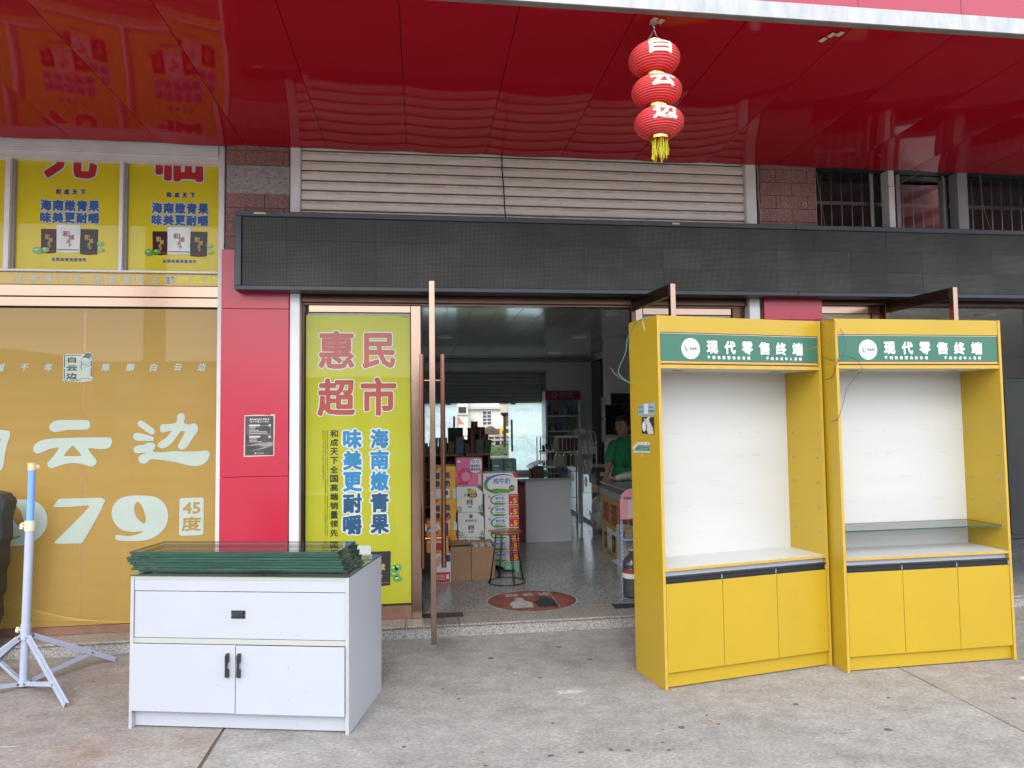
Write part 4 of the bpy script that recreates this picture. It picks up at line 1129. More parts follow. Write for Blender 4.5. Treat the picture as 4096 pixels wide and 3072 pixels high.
for i, (x0, x1, y0, y1) in enumerate(((.0, .31, 5.438, 5.560), (1.519, 1.80, 5.446, 5.583))):
    o = BX('floor_spring_cover', mat('spring_cover', (.07, .065, .06), .35, metal=.6, var=.2, vs=8), None, x0, x1, y0, y1, .0968, .0995, bevel=.001)
    tag(o, ('dark metal floor plate at the foot of the left door leaf', 'dark metal floor plate beside the water bottle at the right door jamb')[i], 'floor plate', 'metal floor plates at the door')

# shop front of the neighbour on the right
nf = thing('right_shopfront', 'shop front right of the red column with rose gold frame and dark opening', 'shop front')
S = lambda n, m, *a, **k: BX(n, m, nf, *a, **k)
S('header', M['copper_dull'], 3.31, 7.0, 5.400, 5.53, 2.545, 2.66)
S('top_rail', M['copper'], 3.31, 3.80, 5.450, 5.52, 2.480, 2.5445, bevel=.002)
S('top_rail', M['copper_dull'], 3.801, 3.93, 5.452, 5.52, 2.480, 2.5445)
S('jamb', M['copper_dull'], 3.83, 3.92, 5.44, 5.53, ZF, 2.4795, bevel=.003)
S('side_jamb', M['copper_dull'], 3.31, 3.335, 5.45, 5.53, ZF, 2.4795)
S('bottom_rail', M['copper_kick'], 3.336, 3.829, 5.450, 5.52, ZF, .196)
S('film_pane', mat('beige_film', (.34, .26, .17), .5, coat=.5, coatr=.02, var=.1, vs=1), 3.336, 3.829, 5.47, 5.50, .197, 2.479)
S('jamb', M['copper_dull'], 5.55, 5.65, 5.44, 5.53, ZF, 2.5445)
S('film_pane', M['gold'], 5.66, 7.0, 5.46, 5.50, .197, 2.50)
dk = mat('dark_cabinet', (.05, .052, .052), .35, var=.2, vs=3)
o = thing('tall_dark_cabinet', 'tall dark cabinet standing inside the dim shop at the right edge', 'cabinet')
BX('body', dk, o, 5.3, 8.2, 7.6, 8.1, ZF, 2.05, bevel=.01)
for i in range(5):
    BX('door', dk, o, 5.32+.57*i, 5.87+.57*i, 7.578, 7.599, .16, 2.0, bevel=.004)

# ================================================================== yellow display cabinets
ring_m = M['grey_al']
def yellow_cabinet(loc, ang, lab, shelf):
    t = thing('display_cabinet', lab, 'cabinet', loc, ang, 'yellow tobacco display cabinets')
    Wd, D, H_ = 1.212, .365, 2.231
    for x0, x1 in ((0, .019), (Wd-.019, Wd)):
        BX('side_panel', M['yellow'], t, x0, x1, .0006, D, 0, H_, bevel=.0012)
        BX('edge_band', M['yellow_edge'], t, x0+.0008, x1-.0008, -.0012, .0004, .002, H_-.002)
    a, b = .0195, Wd-.0195
    BX('top_fascia', M['yellow'], t, a, b, .003, .021, 2.129, H_-.001, bevel=.001)
    BX('top_board', M['yellow'], t, a, b, .022, D-.001, H_-.019, H_-.001)
    sg = BX('sign_box', M['black'], t, a+.001, b-.001, .010, .03, 1.9315, 2.1275)
    BX('sign_light_strip', plain((.42, .42, .44), .4), sg, a+.004, b-.004, .0085, .0098, 2.1205, 2.1265)
    BX('sign_face', M['sign_green'], sg, a+.005, b-.005, .007, .0098, 1.9515, 2.118)
    BX('sign_orange_strip', plain((.66, .30, .07), .4), sg, a+.005, b-.005, .006, .0098, 1.9385, 1.9512)
    BX('lower_rail', M['yellow_edge'], t, a, b, .002, .020, 1.907, 1.9305, bevel=.001)
    BX('soffit_board', M['back_white'], t, a, b, .0205, D-.03, 1.908, 1.926)
    BX('back_board', M['back_white'], t, a, b, .330, .338, .10, 2.20)
    BX('rear_board', M['yellow'], t, a, b, .3385, D, .01, 2.21)
    # faint shelf lines left on the back board
    for zz in (1.02, 1.18, 1.34, 1.50):
        rr = random.Random(int(zz*100)+int(loc[0]*10)); x = a+.02
        m_ = MB()
        while x < b-.05:
            w = rr.uniform(.01, .10); 
            if rr.random() < .5: m_.quad((x, .3288, zz+.001), (x+w, .3288, zz+.0012), (x+w, .3288, zz+.0034), (x, .3288, zz+.003))
            x += w+rr.uniform(.01, .15)
        tag(m_.build('scuff_line', plain((.38, .365, .335), .7), t), kind='stuff')
    sb = BX('counter_board', M['back_white'], t, a, b, .003, .3295, .692, .707)
    BX('edge_band', M['yellow_edge'], sb, a, b, .0, .0028, .6915, .7075)
    BX('rail', M['white_lam'], t, a, b, .030, .045, .618, .6915)
    BX('cabinet_floor', M['yellow'], t, a, b, .05, .33, .10, .118)
    BX('plinth', M['yellow'], t, a, b, .024, .042, .008, .112)
    xs_ = [a+.001, .4125, .8085, b-.001]
    for i in range(3):
        x0, x1 = xs_[i]+.0015, xs_[i+1]-.0015
        d = BX('door', M['yellow'], t, x0, x1, .0012, .0192, .098, .6165, bevel=.0012)
        prof = [(.0012, .617), (.0192, .617), (.0192, .660), (-.0035, .660), (-.0035, .652), (.004, .650), (.010, .646), (.0115, .624), (.0012, .6215)]
        MB().prism(prof, x0+.001, x1-.001, 'x').build('handle', M['black_pl'], d, smooth='auto')
        BX('handle_end', plain((.5, .5, .5), .4), d, x1-.0008, x1+.0008, .002, .019, .618, .657)
    for xx in (.23, .98):
        MB().lathe([(.026, 0), (.034, -.003), (.036, -.001), (.036, 0)], 24, (xx, .16, 1.9075)).build('downlight_ring', ring_m, t, smooth='auto')
    for yy in (.043, .268):
        for zz in (.860, 1.018, 1.177, 1.338, 1.50):
            for xx, sg_ in ((Wd-.019, -1), (.019, 1)):
                MB().box(xx, xx+sg_*.006, yy-.0055, yy+.0055, zz-.005, zz+.003).box(xx, xx+sg_*.009, yy-.0025, yy+.0025, zz-.010, zz-.005).build('shelf_pin', M['grey_al'], t)
    Fs = Face((0, .007, 0), parent=t, lift=.001)
    Fs.parent = sg
    Fs.disc('logo_disc', .2345, 2.031, .065, plain((.78, .82, .90), .4), .001)
    def sw(pts, w, m, d):
        vs, fs = [], []
        for i, (x, y) in enumerate(pts):
            t_ = i/(len(pts)-1); ww = w*sin(pi*min(1, .12+t_*.86))
            vs += [(x-ww, y), (x+ww, y+ww*.4)]
        fs = [(2*i, 2*i+1, 2*i+3, 2*i+2) for i in range(len(pts)-1)]
        Fs.mesh('logo_swoosh', vs, fs, m, d)
    sw([(.184, 2.052), (.193, 2.044), (.199, 2.030), (.203, 2.018), (.209, 2.014), (.213, 2.022)], .004, plain((.03, .12, .07), .5), .002)
    sw([(.190, 2.002), (.203, 2.006), (.212, 2.020), (.216, 2.038), (.222, 2.052), (.236, 2.058)], .004, plain((.75, .30, .06), .5), .003)
    Fs.glyphs('lettering', row('知音同行', .226, 2.022, .290, 2.040, .15), plain((.08, .12, .10), .5), bold=.0005, d=.002)
    Fs.glyphs('lettering', [('Soulmate be together', .220, 2.008, .292, 2.018)], plain((.25, .28, .28), .5), d=.002)
    wh = plain((.80, .84, .90), .45)
    cells = []
    for i, c in enumerate('现代零售终端'):
        x = .348 + i*(1.072-.348-.082)/5
        cells.append((c, x, 2.001, x+.082, 2.084))
    for c_ in cells: Fs.glyphs('lettering', [c_], wh, bold=.0031, n=10, d=.002)
    Fs.glyphs('lettering', row('不销售假冒伪劣卷烟', .350, 1.968, .664, 1.989, .42), wh, bold=.0007, d=.002)
    Fs.glyphs('lettering', row('不向未成年人售烟', .785, 1.968, 1.060, 1.989, .42), wh, bold=.0007, d=.002)
    # chips and smears on the doors
    return t
y1 = yellow_cabinet((1.413, 4.020, 0), radians(10.4), 'tall empty yellow display cabinet with torn stickers on its side, no glass shelf', False)
y2 = yellow_cabinet((2.624, 4.106, 0), radians(1.76), 'tall yellow display cabinet with one glass shelf, right one of the pair', True)
gs = thing('glass_shelf', 'single green-edged glass shelf resting inside the right yellow cabinet', 'shelf', (2.624, 4.106, 0), radians(1.76))
def glass_sheet(parent, x0, x1, y0, y1, z0, z1, face='glass_sheet'):
    MB().quad((x0, y0, z1), (x1, y0, z1), (x1, y1, z1), (x0, y1, z1)).build('top_face', M[face], parent)
    e = MB()
    e.box(x0, x1, y0-.0008, y0, z0, z1).box(x0, x1, y1, y1+.0008, z0, z1).box(x0-.0008, x0, y0, y1, z0, z1).box(x1, x1+.0008, y0, y1, z0, z1)
    e.build('cut_edge', M['glass_edge'], parent)
glass_sheet(gs, .0205, 1.176, .03, .318, .8645, .8735, 'glass')
# stickers on the side of the left cabinet: print surface facing away along -x of the cabinet
Fq = Face((-.0002, 0, 0), (0, -1, 0), (0, 0, 1), parent=y1, lift=.0010)
s1 = Fq.poly('sticker', [(-.258, 1.622), (-.046, 1.626), (-.044, 1.702), (-.17, 1.699), (-.215, 1.697), (-.228, 1.684), (-.245, 1.686), (-.258, 1.684)], plain((.28, .40, .46), .5), .001)
tag(s1, 'pale blue sticker with a torn upper corner')
def scrawl(Fx, parent, u0, v0, u1, v1, m, n, d):
    rr = random.Random(int(abs(u0)*1e4)); w = (u1-u0)/n
    vs, fs = [], []
    for i in range(n):
        for (a, b, c, e) in ((0, .0, .22, 1), (.0, .8, .8, 1), (0, .4, .8, .55), (.35, 0, .5, 1), (.62, .1, .78, .9)):
            if rr.random() < .75:
                k = len(vs); vs += [(u0+w*(i+a*.9), v0+(v1-v0)*b), (u0+w*(i+c*.9), v0+(v1-v0)*b), (u0+w*(i+c*.9), v0+(v1-v0)*e), (u0+w*(i+a*.9), v0+(v1-v0)*e)]; fs.append((k, k+1, k+2, k+3))
    Fx.mesh('worn_lettering', vs, fs, m, d, parent)
teal = plain((.03, .17, .15), .5)
scrawl(Fq, s1, -.242, 1.668, -.185, 1.680, teal, 4, .002); scrawl(Fq, s1, -.247, 1.643, -.185, 1.656, teal, 5, .002)
scrawl(Fq, s1, -.112, 1.669, -.065, 1.680, teal, 3, .002); scrawl(Fq, s1, -.122, 1.643, -.052, 1.656, teal, 6, .002)
Fq.rect('white_label', -.178, 1.634, -.130, 1.697, plain((.66, .66, .64), .6), .002, s1)
s2 = Fq.poly('sticker', [(-.216, 1.511), (-.06, 1.507), (-.057, 1.613), (-.214, 1.614)], plain((.022, .030, .034), .5), .001)
tag(s2, 'black sticker with torn white paper across it')
Fq.disc('white_oval', -.184, 1.555, .024, plain((.66, .67, .66), .6), .002, .032, parent=s2)
Fq.poly('torn_paper', [(-.19, 1.606), (-.16, 1.600), (-.12, 1.617), (-.095, 1.618), (-.12, 1.595), (-.07, 1.545), (-.065, 1.51), (-.13, 1.508), (-.15, 1.53), (-.145, 1.56), (-.17, 1.59)], mat('torn_paper', (.56, .55, .54), .9, var=.3, vs=60), .003, s2)
s3 = Fq.poly('sticker', [(-.262, 1.436), (-.252, 1.457), (-.124, 1.459), (-.120, 1.392), (-.335, 1.386), (-.335, 1.394)], plain((.66, .65, .62), .6), .001)
tag(s3, 'green and white sticker with its left corner peeled over')
Fq.poly('green_band', [(-.262, 1.437), (-.124, 1.438), (-.122, 1.402), (-.318, 1.400)], plain((.025, .19, .13), .5), .002, s3)
Fq.poly('peeled_corner', [(-.344, 1.415), (-.325, 1.402), (-.250, 1.445), (-.258, 1.458), (-.300, 1.440)], plain((.60, .58, .52), .8), .004, s3)
for vv in (1.429, 1.418, 1.407):
    scrawl(Fq, s3, -.275, vv-.003, -.135, vv+.003, plain((.55, .60, .55), .6), 14, .003)
scrawl(Fq, s3, -.31, 1.390, -.13, 1.394, plain((.12, .12, .12), .6), 22, .002)
for u in (-.24, -.19, -.145):
    Fq.disc('seal', u, 1.448, .006, plain((.35, .05, .09), .6), .002, parent=s3)
Fq.rect('tape_rest', -.228, 1.365, -.214, 1.382, plain((.74, .60, .22), .7), .001)
Fq.poly('tape_rest', [(-.180, 2.228), (-.165, 2.215), (-.150, 2.190), (-.142, 2.150), (-.150, 2.145), (-.164, 2.165), (-.176, 2.200)], plain((.66, .56, .30), .7), .0016)
# loose wires
def bez(pts, k=8):
    out = []
    P = [pts[0]] + list(pts) + [pts[-1]]
    for i in range(1, len(P)-2):
        a, b, c, d = P[i-1], P[i], P[i+1], P[i+2]
        for j in range(k):
            t = j/k
            out.append(tuple(0.5*((2*b[q]) + (-a[q]+c[q])*t + (2*a[q]-5*b[q]+4*c[q]-d[q])*t*t + (-a[q]+3*b[q]-3*c[q]+d[q])*t**3) for q in range(3)))
    out.append(tuple(pts[-1]))
    return out
def wire(pts, col, lab, r=.0016):
    o = MB().tube(bez(pts), r, 6).build('loose_wire', plain(col, .4), None, smooth=True)
    tag(o, lab, 'wire', 'loose wires of the cabinets')
    return o
c10, s10 = cos(radians(10.4)), sin(radians(10.4))
def L1(x, y, z): return (1.413+x*c10-y*s10, 4.020+x*s10+y*c10, z)
wire([L1(.03, .10, 2.234), L1(-.003, .19, 2.232), L1(-.006, .29, 2.205), L1(-.01, .370, 2.12), L1(-.012, .385, 2.05), L1(-.02, .47, 1.95), L1(-.02, .475, 1.90), L1(-.01, .372, 1.845), L1(-.005, .325, 1.827)], (.13, .42, .36), 'thin green wire looping down from the top rear of the left yellow cabinet', .0022)
wire([L1(-.02, .60, 1.954), L1(-.015, .54, 1.904), L1(-.012, .45, 1.868), L1(-.005, .372, 1.846)], (.45, .24, .19), 'short brown wire joining the green wire beside the left yellow cabinet', .0018)
wire([(2.53, 4.40, 2.236), (2.62, 4.25, 2.25), (2.60, 4.06, 2.20), (2.56, 4.03, 2.11), (2.50, 4.06, 2.05), (2.40, 4.07, 2.026)], (.50, .06, .03), 'red wire hanging over the green sign of the left yellow cabinet')
wire([(2.52, 4.45, 2.30), (2.55, 4.40, 2.245), (2.66, 4.25, 2.245), (2.70, 4.20, 2.236), (2.665, 4.13, 2.20), (2.68, 4.09, 2.10), (2.68, 4.09, 2.02), (2.655, 4.09, 1.985)], (.035, .06, .30), 'blue wire falling over the left front edge of the right yellow cabinet')
wire([(2.655, 4.088, 1.985), (2.70, 4.085, 1.985), (2.76, 4.08, 1.95), (2.785, 4.08, 1.895), (2.75, 4.08, 1.865), (2.68, 4.085, 1.78), (2.65, 4.09, 1.68), (2.62, 4.10, 1.59), (2.605, 4.16, 1.57)], (.03, .04, .09), 'long dark blue wire bowing across the white back board opening of the right yellow cabinet')
wire([(2.600, 4.22, 2.0), (2.612, 4.14, 1.965), (2.64, 4.09, 1.975), (2.660, 4.088, 1.99)], (.03, .06, .05), 'short dark wire drooping between the two yellow cabinets, upper one')
wire([(2.60, 4.20, 1.84), (2.612, 4.13, 1.86), (2.618, 4.10, 1.93), (2.645, 4.09, 1.975)], (.02, .025, .02), 'short black wire curving out of the gap between the yellow cabinets')
o = MB().tube([(2.622, 4.092, 1.958), (2.648, 4.088, 1.978)], .0032, 8).build('wire_joint', plain((.05, .32, .08), .4))
tag(o, 'green tape joint where the loose wires meet between the cabinets', 'wire joint')

# ================================================================== white counter cabinet
wc = thing('counter_cabinet', 'low white counter cabinet with drawer and two doors under the stack of glass', 'cabinet', (-1.550, 3.985, 0), radians(-12.7))
Wd, D, H_ = 1.197, .60, .798
for x0, x1 in ((0, .018), (Wd-.018, Wd)):
    BX('side_panel', M['white_lam'], wc, x0, x1, .0008, D, 0, H_, bevel=.001)
    BX('edge_band', M['white_edge'], wc, x0+.0006, x1-.0006, -.0008, .0006, .001, H_-.001)
a, b = .0185, Wd-.0185
BX('top_rail', M['cream'], wc, a, b, .002, .02, .7795, H_-.0005)
BX('upper_strip', M['white_lam'], wc, a+.001, b-.0005, .004, .02, .7205, .7790, bevel=.0008)
dr = BX('drawer_front', M['white_lam'], wc, a+.003, b-.0008, .0055, .022, .4755, .7165, bevel=.0008)
BX('rail', M['cream'], wc, a, b, .0015, .02, .4465, .4725, bevel=.001)
BX('shadow_board', M['black'], wc, a, b, .024, .03, .10, .778)
d1 = BX('door', M['white_lam'], wc, .0125, .5935, -.0165, -.0012, .100, .4450, bevel=.0008)
d2 = BX('door', M['white_lam'], wc, .5975, b-.001, -.0165, -.0012, .098, .4440, bevel=.0008)
BX('plinth', M['white_lam'], wc, a, b, .028, .045, .008, .13)
BX('back_board', M['white_lam'], wc, a, b, D-.01, D, .01, H_-.001)
BX('inner_board', M['white_lam'], wc, a, b, .04, D-.011, .765, .780)
hp = MB().box(.560, .637, .0015, .0052, .580, .622).build('pull_plate', M['black_pl'], dr, .0012)
MB().box(.568, .629, -.006, .0014, .590, .6155).build('pull_cup', M['black_pl'], dr, .003)
for xx in (.564, .633):
    MB().tube([(xx, .0014, .598), (xx, .0004, .598)], .0022, 8).build('screw', M['steel'], dr)
for dd, x0 in ((d1, .549), (d2, .612)):
    out = [(-.0168, .285), (-.0168, .408), (-.030, .408), (-.040, .398), (-.040, .375), (-.030, .368), (-.030, .322), (-.040, .315), (-.040, .295), (-.030, .285)]
    MB().prism([(-.0168, .368), (-.0168, .408), (-.028, .408), (-.040, .400), (-.040, .366), (-.033, .360)], x0, x0+.014, 'x').prism([(-.0168, .285), (-.028, .285), (-.040, .293), (-.040, .327), (-.033, .333), (-.0168, .325)], x0, x0+.014, 'x').prism([(-.033, .325), (-.040, .325), (-.040, .368), (-.033, .368)], x0+.0008, x0+.0132, 'x').build('handle', M['black_pl'], dd)
tg = BX('glass_top', M['glass_edge'], wc, -.001, Wd+.001, -.004, -.0032, .7988, .8048)
BX('glass_top_edge', M['glass_edge'], wc, Wd+.0012, Wd+.0022, -.003, D, .7988, .8048)
MB().quad((0, -.003, .8046), (Wd, -.003, .8046), (Wd, D, .8046), (0, D, .8046)).build('glass_top_face', M['glass_sheet'], wc)
rr = random.Random(21)
mk = MB()
for k in range(70):
    x = rr.choice([rr.uniform(.05, 1.15), rr.gauss(.9, .12), rr.gauss(.12, .05)]); zz = rr.choice([rr.uniform(.12, .7), rr.gauss(.14, .02), rr.gauss(.6, .03)])
    if not (.03 < x < 1.17 and .11 < zz < .70): continue
    w = rr.uniform(.0008, .0022); y = -.0167 if zz < .44 else .0052
    if .44 < zz < .48: continue
    mk.quad((x, y, zz), (x+w, y, zz), (x+w*.8, y, zz+w), (x, y, zz+w*.8))
mk.build('dirt_specks', plain((.22, .21, .20), .8), wc)
o = MB().box(.005, .012, -.001, .005, .781, .797).build('chip', plain((.40, .36, .30), .9), wc)

names = ['topmost', 'second from the top', 'third from the top', 'fourth from the top', 'fifth from the top', 'third from the bottom', 'second from the bottom', 'lowest']
zt = .925
sheets = [(-1.562, 3.995, -11.6, 1.141), (-1.556, 3.998, -11.9, 1.128), (-1.578, 3.996, -11.7, 1.137), (-1.574, 4.000, -11.5, 1.140), (-1.563, 4.002, -12.0, 1.134), (-1.548, 4.006, -11.4, 1.132), (-1.555, 4.004, -12.2, 1.15), (-1.527, 4.028, -12.0, 1.158)]
for i, (x, y, an, w) in enumerate(sheets):
    t = thing('glass_sheet', 'loose green-edged glass sheet on the white counter, ' + names[i] + ' of the stack', 'glass sheet', (x, y, 0), radians(-11.7 + (i*37 % 5-2)*.10), 'glass sheets stacked on the white counter')
    z1 = zt - i*.0148
    glass_sheet(t, 0, 1.141 + .0055*i - (x+1.562)*.97 + (.004 if i % 2 else -.003), 0, .325, z1-.0125, z1)
for i, (x, y, an) in enumerate(((-.55, 3.86, 20), (-.47, 4.0, 8))):
    t = thing('glass_strip', ('narrow glass strip sticking out at the right of the glass stack', 'second narrow glass strip lying behind the right end of the stack')[i], 'glass strip', (x, y, 0), radians(an), 'narrow glass strips')
    glass_sheet(t, 0, .20, 0, .05, .812+.012*i, .820+.012*i)

# ================================================================== tripod stand at the left
tp = thing('tripod_stand', 'white and blue metal umbrella stand with four folding legs', 'stand', (-2.442, 4.705, 0))
lean = Matrix.Rotation(radians(.75), 4, 'Y')
def lp(z, x=0, y=0): return (x + z*.0145, y, z)
MB().tube([lp(.012), lp(.30)], .0245, 20).build('lower_tube', M['white_paint'], tp, smooth='auto')
MB().tube([lp(.30), lp(.385)], .0285, 20).build('collar', M['white_paint'], tp, smooth='auto')
MB().tube([lp(.375), lp(.965)], .0245, 20).build('outer_tube', M['white_paint'], tp, smooth='auto')
MB().tube([lp(.955), lp(1.018)], .0290, 20).build('clamp', M['cream_pl'], tp, smooth='auto')
MB().tube([lp(1.0), lp(1.342)], .0205, 20).build('inner_tube', M['blue_tube'], tp, smooth='auto')
MB().tube([lp(1.330), lp(1.375)], .0245, 20).build('cap', M['beige_pl'], tp, smooth='auto')
def knob(c, r, lobes, m, name):
    mb = MB(); pts = []
    n = lobes*6
    for i in range(n):
        t_ = 2*pi*i/n; q = r*(1+.14*cos(lobes*t_)); pts.append((c[1]+q*cos(t_), c[2]+q*sin(t_)))
    mb.prism(pts, c[0], c[0]-.014, 'x')
    mb.tube([(c[0], c[1], c[2]), (c[0]+.026, c[1], c[2])], r*.4, 8)
    return mb.build(name, m, tp, smooth='auto')
knob((lp(.985)[0]-.032, -.006, .985), .021, 5, M['cream_pl'], 'clamp_knob')
knob((lp(.352)[0]-.036, -.004, .352), .016, 7, M['cream_pl'], 'collar_knob')
MB().tube([lp(1.352, .030), (lp(1.352)[0]+.030, .006, 1.352)], .012, 12).tube([(lp(1.352)[0]+.012, 0, 1.352), (lp(1.352)[0]+.034, 0, 1.352)], .005, 8).build('cap_hook', M['beige_pl'], tp)
for i, (dx, dy) in enumerate(((.418, -.365), (.352, .425), (-.418, .365), (-.352, -.425))):
    L = sqrt(dx*dx+dy*dy); ux, uy = dx/L, dy/L; px, py = -uy, ux
    A = Vector((ux*.040+.0045, uy*.040, .306)); B_ = Vector((dx, dy, .010))
    lg = MB()
    for sg_ in (-1, 1):
        off = Vector((px, py, 0))*sg_*.010
        lg.bar(A+off, B_+off, .030, .0022)
    lg.bar(A+Vector((0, 0, .013)), B_+Vector((0, 0, .013)), .0022, .020)
    lo = lg.build('leg', M['white_paint'], tp)
    Mp = A.lerp(B_, .70); H0 = Vector((ux*.036, uy*.036, .030))
    st = MB()
    for sg_ in (-1, 1):
        off = Vector((px, py, 0))*sg_*.0065
        st.bar(H0+off, Mp+off, .024, .002)
    st.build('strut', M['white_paint'], tp)
    for Q in (A, Mp, H0):
        MB().tube([Q-Vector((px, py, 0))*.015, Q+Vector((px, py, 0))*.015], .0055, 8).build('rivet', M['screw'], lo)
MB().tube([lp(.295), lp(.318)], .036, 16).build('upper_hub', M['white_paint'], tp, smooth='auto')
MB().tube([lp(.016), lp(.042)], .034, 16).build('lower_hub', M['white_paint'], tp, smooth='auto')

# ================================================================== black ribbed case at the left edge
cs = thing('plastic_case', 'tall black ribbed hard plastic case leaning at the left picture edge', 'case')
out = [(x, z) for x, z in [(-3.30, .0), (-2.93, .0), (-2.895, .10), (-2.880, .20), (-2.870, .27), (-2.850, .32), (-2.858, .44), (-2.834, .49), (-2.840, .62), (-2.818, .67), (-2.824, .80), (-2.804, .85), (-2.810, .98), (-2.790, 1.05), (-2.785, 1.10), (-2.825, 1.150), (-2.92, 1.172), (-3.30, 1.175)]]
MB().prism(out, 5.10, 5.24, 'y').build('shell', M['black_pl'], cs, .008)
MB().prism([(x-.055 if x > -3.2 else x, z*.93+.04) for x, z in out], 5.055, 5.099, 'y').build('lid', M['black_pl'], cs, .012)
for i in range(6):
    z_ = .16+.165*i
    MB().box(-3.3, -2.965+.016*i, 5.035, 5.056, z_, z_+.035).build('rib', M['black_pl'], cs, .006)
MB().prism([(-3.2, 1.02), (-2.96, 1.02), (-2.92, 1.06), (-2.97, 1.11), (-3.2, 1.11)], 5.035, 5.056, 'y').build('corner_boss', M['black_pl'], cs, .008)

# ================================================================== lanterns
ln = thing('lantern_string', 'string of three ribbed red cloth lanterns with white characters and yellow tassel', 'lantern', (1.224, 3.425, 0))
MB().tube([(0, 0, 3.700), (0, 0, 3.690)], .020, 12).build('hook_pad', M['trim'], ln)
MB().tube([(0, 0, 3.69), (.001, 0, 3.672), (.006, 0, 3.664), (.002, 0, 3.655)], .003, 8).build('hook', M['steel'], ln)
MB().tube(bez([(-.047, 0, 3.580), (-.030, 0, 3.602), (-.012, 0, 3.628), (.002, 0, 3.658), (.014, 0, 3.628), (.030, 0, 3.604), (.047, 0, 3.582)]), .0012, 5).build('hanger', M['steel'], ln)
def lantern(cx, cz, R, hh, ch, gw):
    body_m = MB()
    n = 48; k = 15; prof = []
    steps = k*4
    z0, z1 = -hh, hh
    for i in range(steps+1):
        t_ = -1+2*i/steps
        th = t_*1.16
        r = R*(cos(th)**.80 if cos(th) > 0 else 0)
        scal = abs(sin(pi*i/4))
        r += -.0028*scal
        prof.append((max(r, .03), hh*sin(th)/sin(1.16)))
    o = body_m.lathe(prof, n, (cx, 0, cz)).build('lantern', M['lantern'], ln, smooth=True)
    for i in range(0, steps+1, 4):
        r, z_ = prof[i]
        b = MB(); pts = [(cx+(r+.0006)*cos(2*pi*q/40), (r+.0006)*sin(2*pi*q/40), cz+z_) for q in range(41)]
        b.tube(pts, .0015, 5, cap=False).build('rib', M['lantern_rib'], o, smooth=True)
    for zz, s_ in ((hh, 1), (-hh, -1)):
        MB().lathe([(.050, 0), (.050, s_*.022), (.045, s_*.022), (.045, 0)], 28, (cx, 0, cz+zz-.002*s_)).build('gold_band', M['gold_metal'], o, smooth='auto')
    # character laid on the ribbed cloth
    gv, gf, _ = _gl[ch]
    vs, fs = [], []
    hgt = .076
    def surf(u, v):
        zz = v
        t_ = max(-1, min(1, zz/hh)); th = math.asin(max(-1, min(1, t_*sin(1.16))))
        r = R*(cos(th)**.80)+.0010
        al = -pi/2 + u/r - .06
        return (cx+r*cos(al), r*sin(al), cz+zz)
    bmx = bmesh.new()
    for q, (dx, dy) in enumerate([(0, 0)]+[(.0050*cos(2*pi*i/8), .0050*sin(2*pi*i/8)) for i in range(8)]):
        vv = [bmx.verts.new((-gw/2+x*gw+dx, -.020+y*hgt+dy, q*.00004)) for x, y in gv]
        for f in gf:
            try: bmx.faces.new([vv[i] for i in f])
            except ValueError: pass
    bmesh.ops.triangulate(bmx, faces=bmx.faces)
    bmesh.ops.subdivide_edges(bmx, edges=[e for e in bmx.edges if e.calc_length() > .012], cuts=2)
    for v in bmx.verts:
        p = surf(v.co.x, v.co.y); lift = v.co.z
        d = Vector((p[0]-cx, p[1], 0)).normalized()
        v.co = Vector(p)+d*(lift+.0015)
    me = bpy.data.meshes.new('lettering'); bmx.to_mesh(me); bmx.free(); me.materials.append(plain((.70, .67, .60), .6))
    c = bpy.data.objects.new('lettering', me); COL.objects.link(c); c.parent = o
lantern(.000, 3.490, .132, .073, '白', .112)
lantern(.009, 3.318, .129, .068, '云', .122)
lantern(.018, 3.150, .127, .068, '边', .122)
ts = MB(); rr = random.Random(2)
for i in range(46):
    a_ = rr.uniform(0, 2*pi); r = .036*sqrt(rr.random())*1.05+.004; L = rr.uniform(.06, .115)
    x, y = .020+r*cos(a_), r*sin(a_)
    ts.tube([(x, y, 3.064), (x+rr.uniform(-.008, .008), y+rr.uniform(-.005, .005), 3.064-L*.5), (x+rr.uniform(-.012, .014), y+rr.uniform(-.006, .006), 3.064-L)], .0013, 4)
tag(ts.build('tassel', M['tassel'], ln), kind='stuff')

# ================================================================== goods inside the entrance
def carton_open(x0, x1, y0, y1, z1, lab, flap):
    t = thing('open_carton', lab, 'carton', ((x0+x1)/2, y0, ZF), 0, 'open brown cartons on the shop floor')
    w = (x1-x0)/2; d = y1-y0; h = z1-ZF
    BX('front_wall', M['carton'], t, -w, w, 0, .004, 0, h)
    BX('back_wall', M['carton'], t, -w, w, d-.004, d, 0, h+.012)
    BX('side_wall', M['carton'], t, -w, -w+.004, .0045, d-.0045, 0, h)
    BX('side_wall', M['carton'], t, w-.004, w, .0045, d-.0045, 0, h)
    BX('base', M['carton_in'], t, -w+.005, w-.005, .005, d-.005, .001, .006)
    MB().obox((0, d*.62, h+.012), (w*.86, 0, .004), (0, d*.25, .012), (0, 0, .0025)).build('flap', M['carton'], t)
    Fx = Face((0, 0, 0), parent=t)
    for (u, v) in flap:
        for k in range(3):
            a_ = pi/2+k*2*pi/3
            Fx.ring('recycling_mark', u+.008*cos(a_), v+.008*sin(a_), .0055, .0075, plain((.12, .075, .03), .8), .001, 10)
    return t
carton_open(.262, .452, 6.66, 6.92, .412, 'open brown carton with its flaps folded in, left of two on the shop floor', [(.065, .27)])
cr = carton_open(.457, .682, 6.655, 6.92, .408, 'open brown carton with white packs showing on top, right of two', [(-.07, .03)])
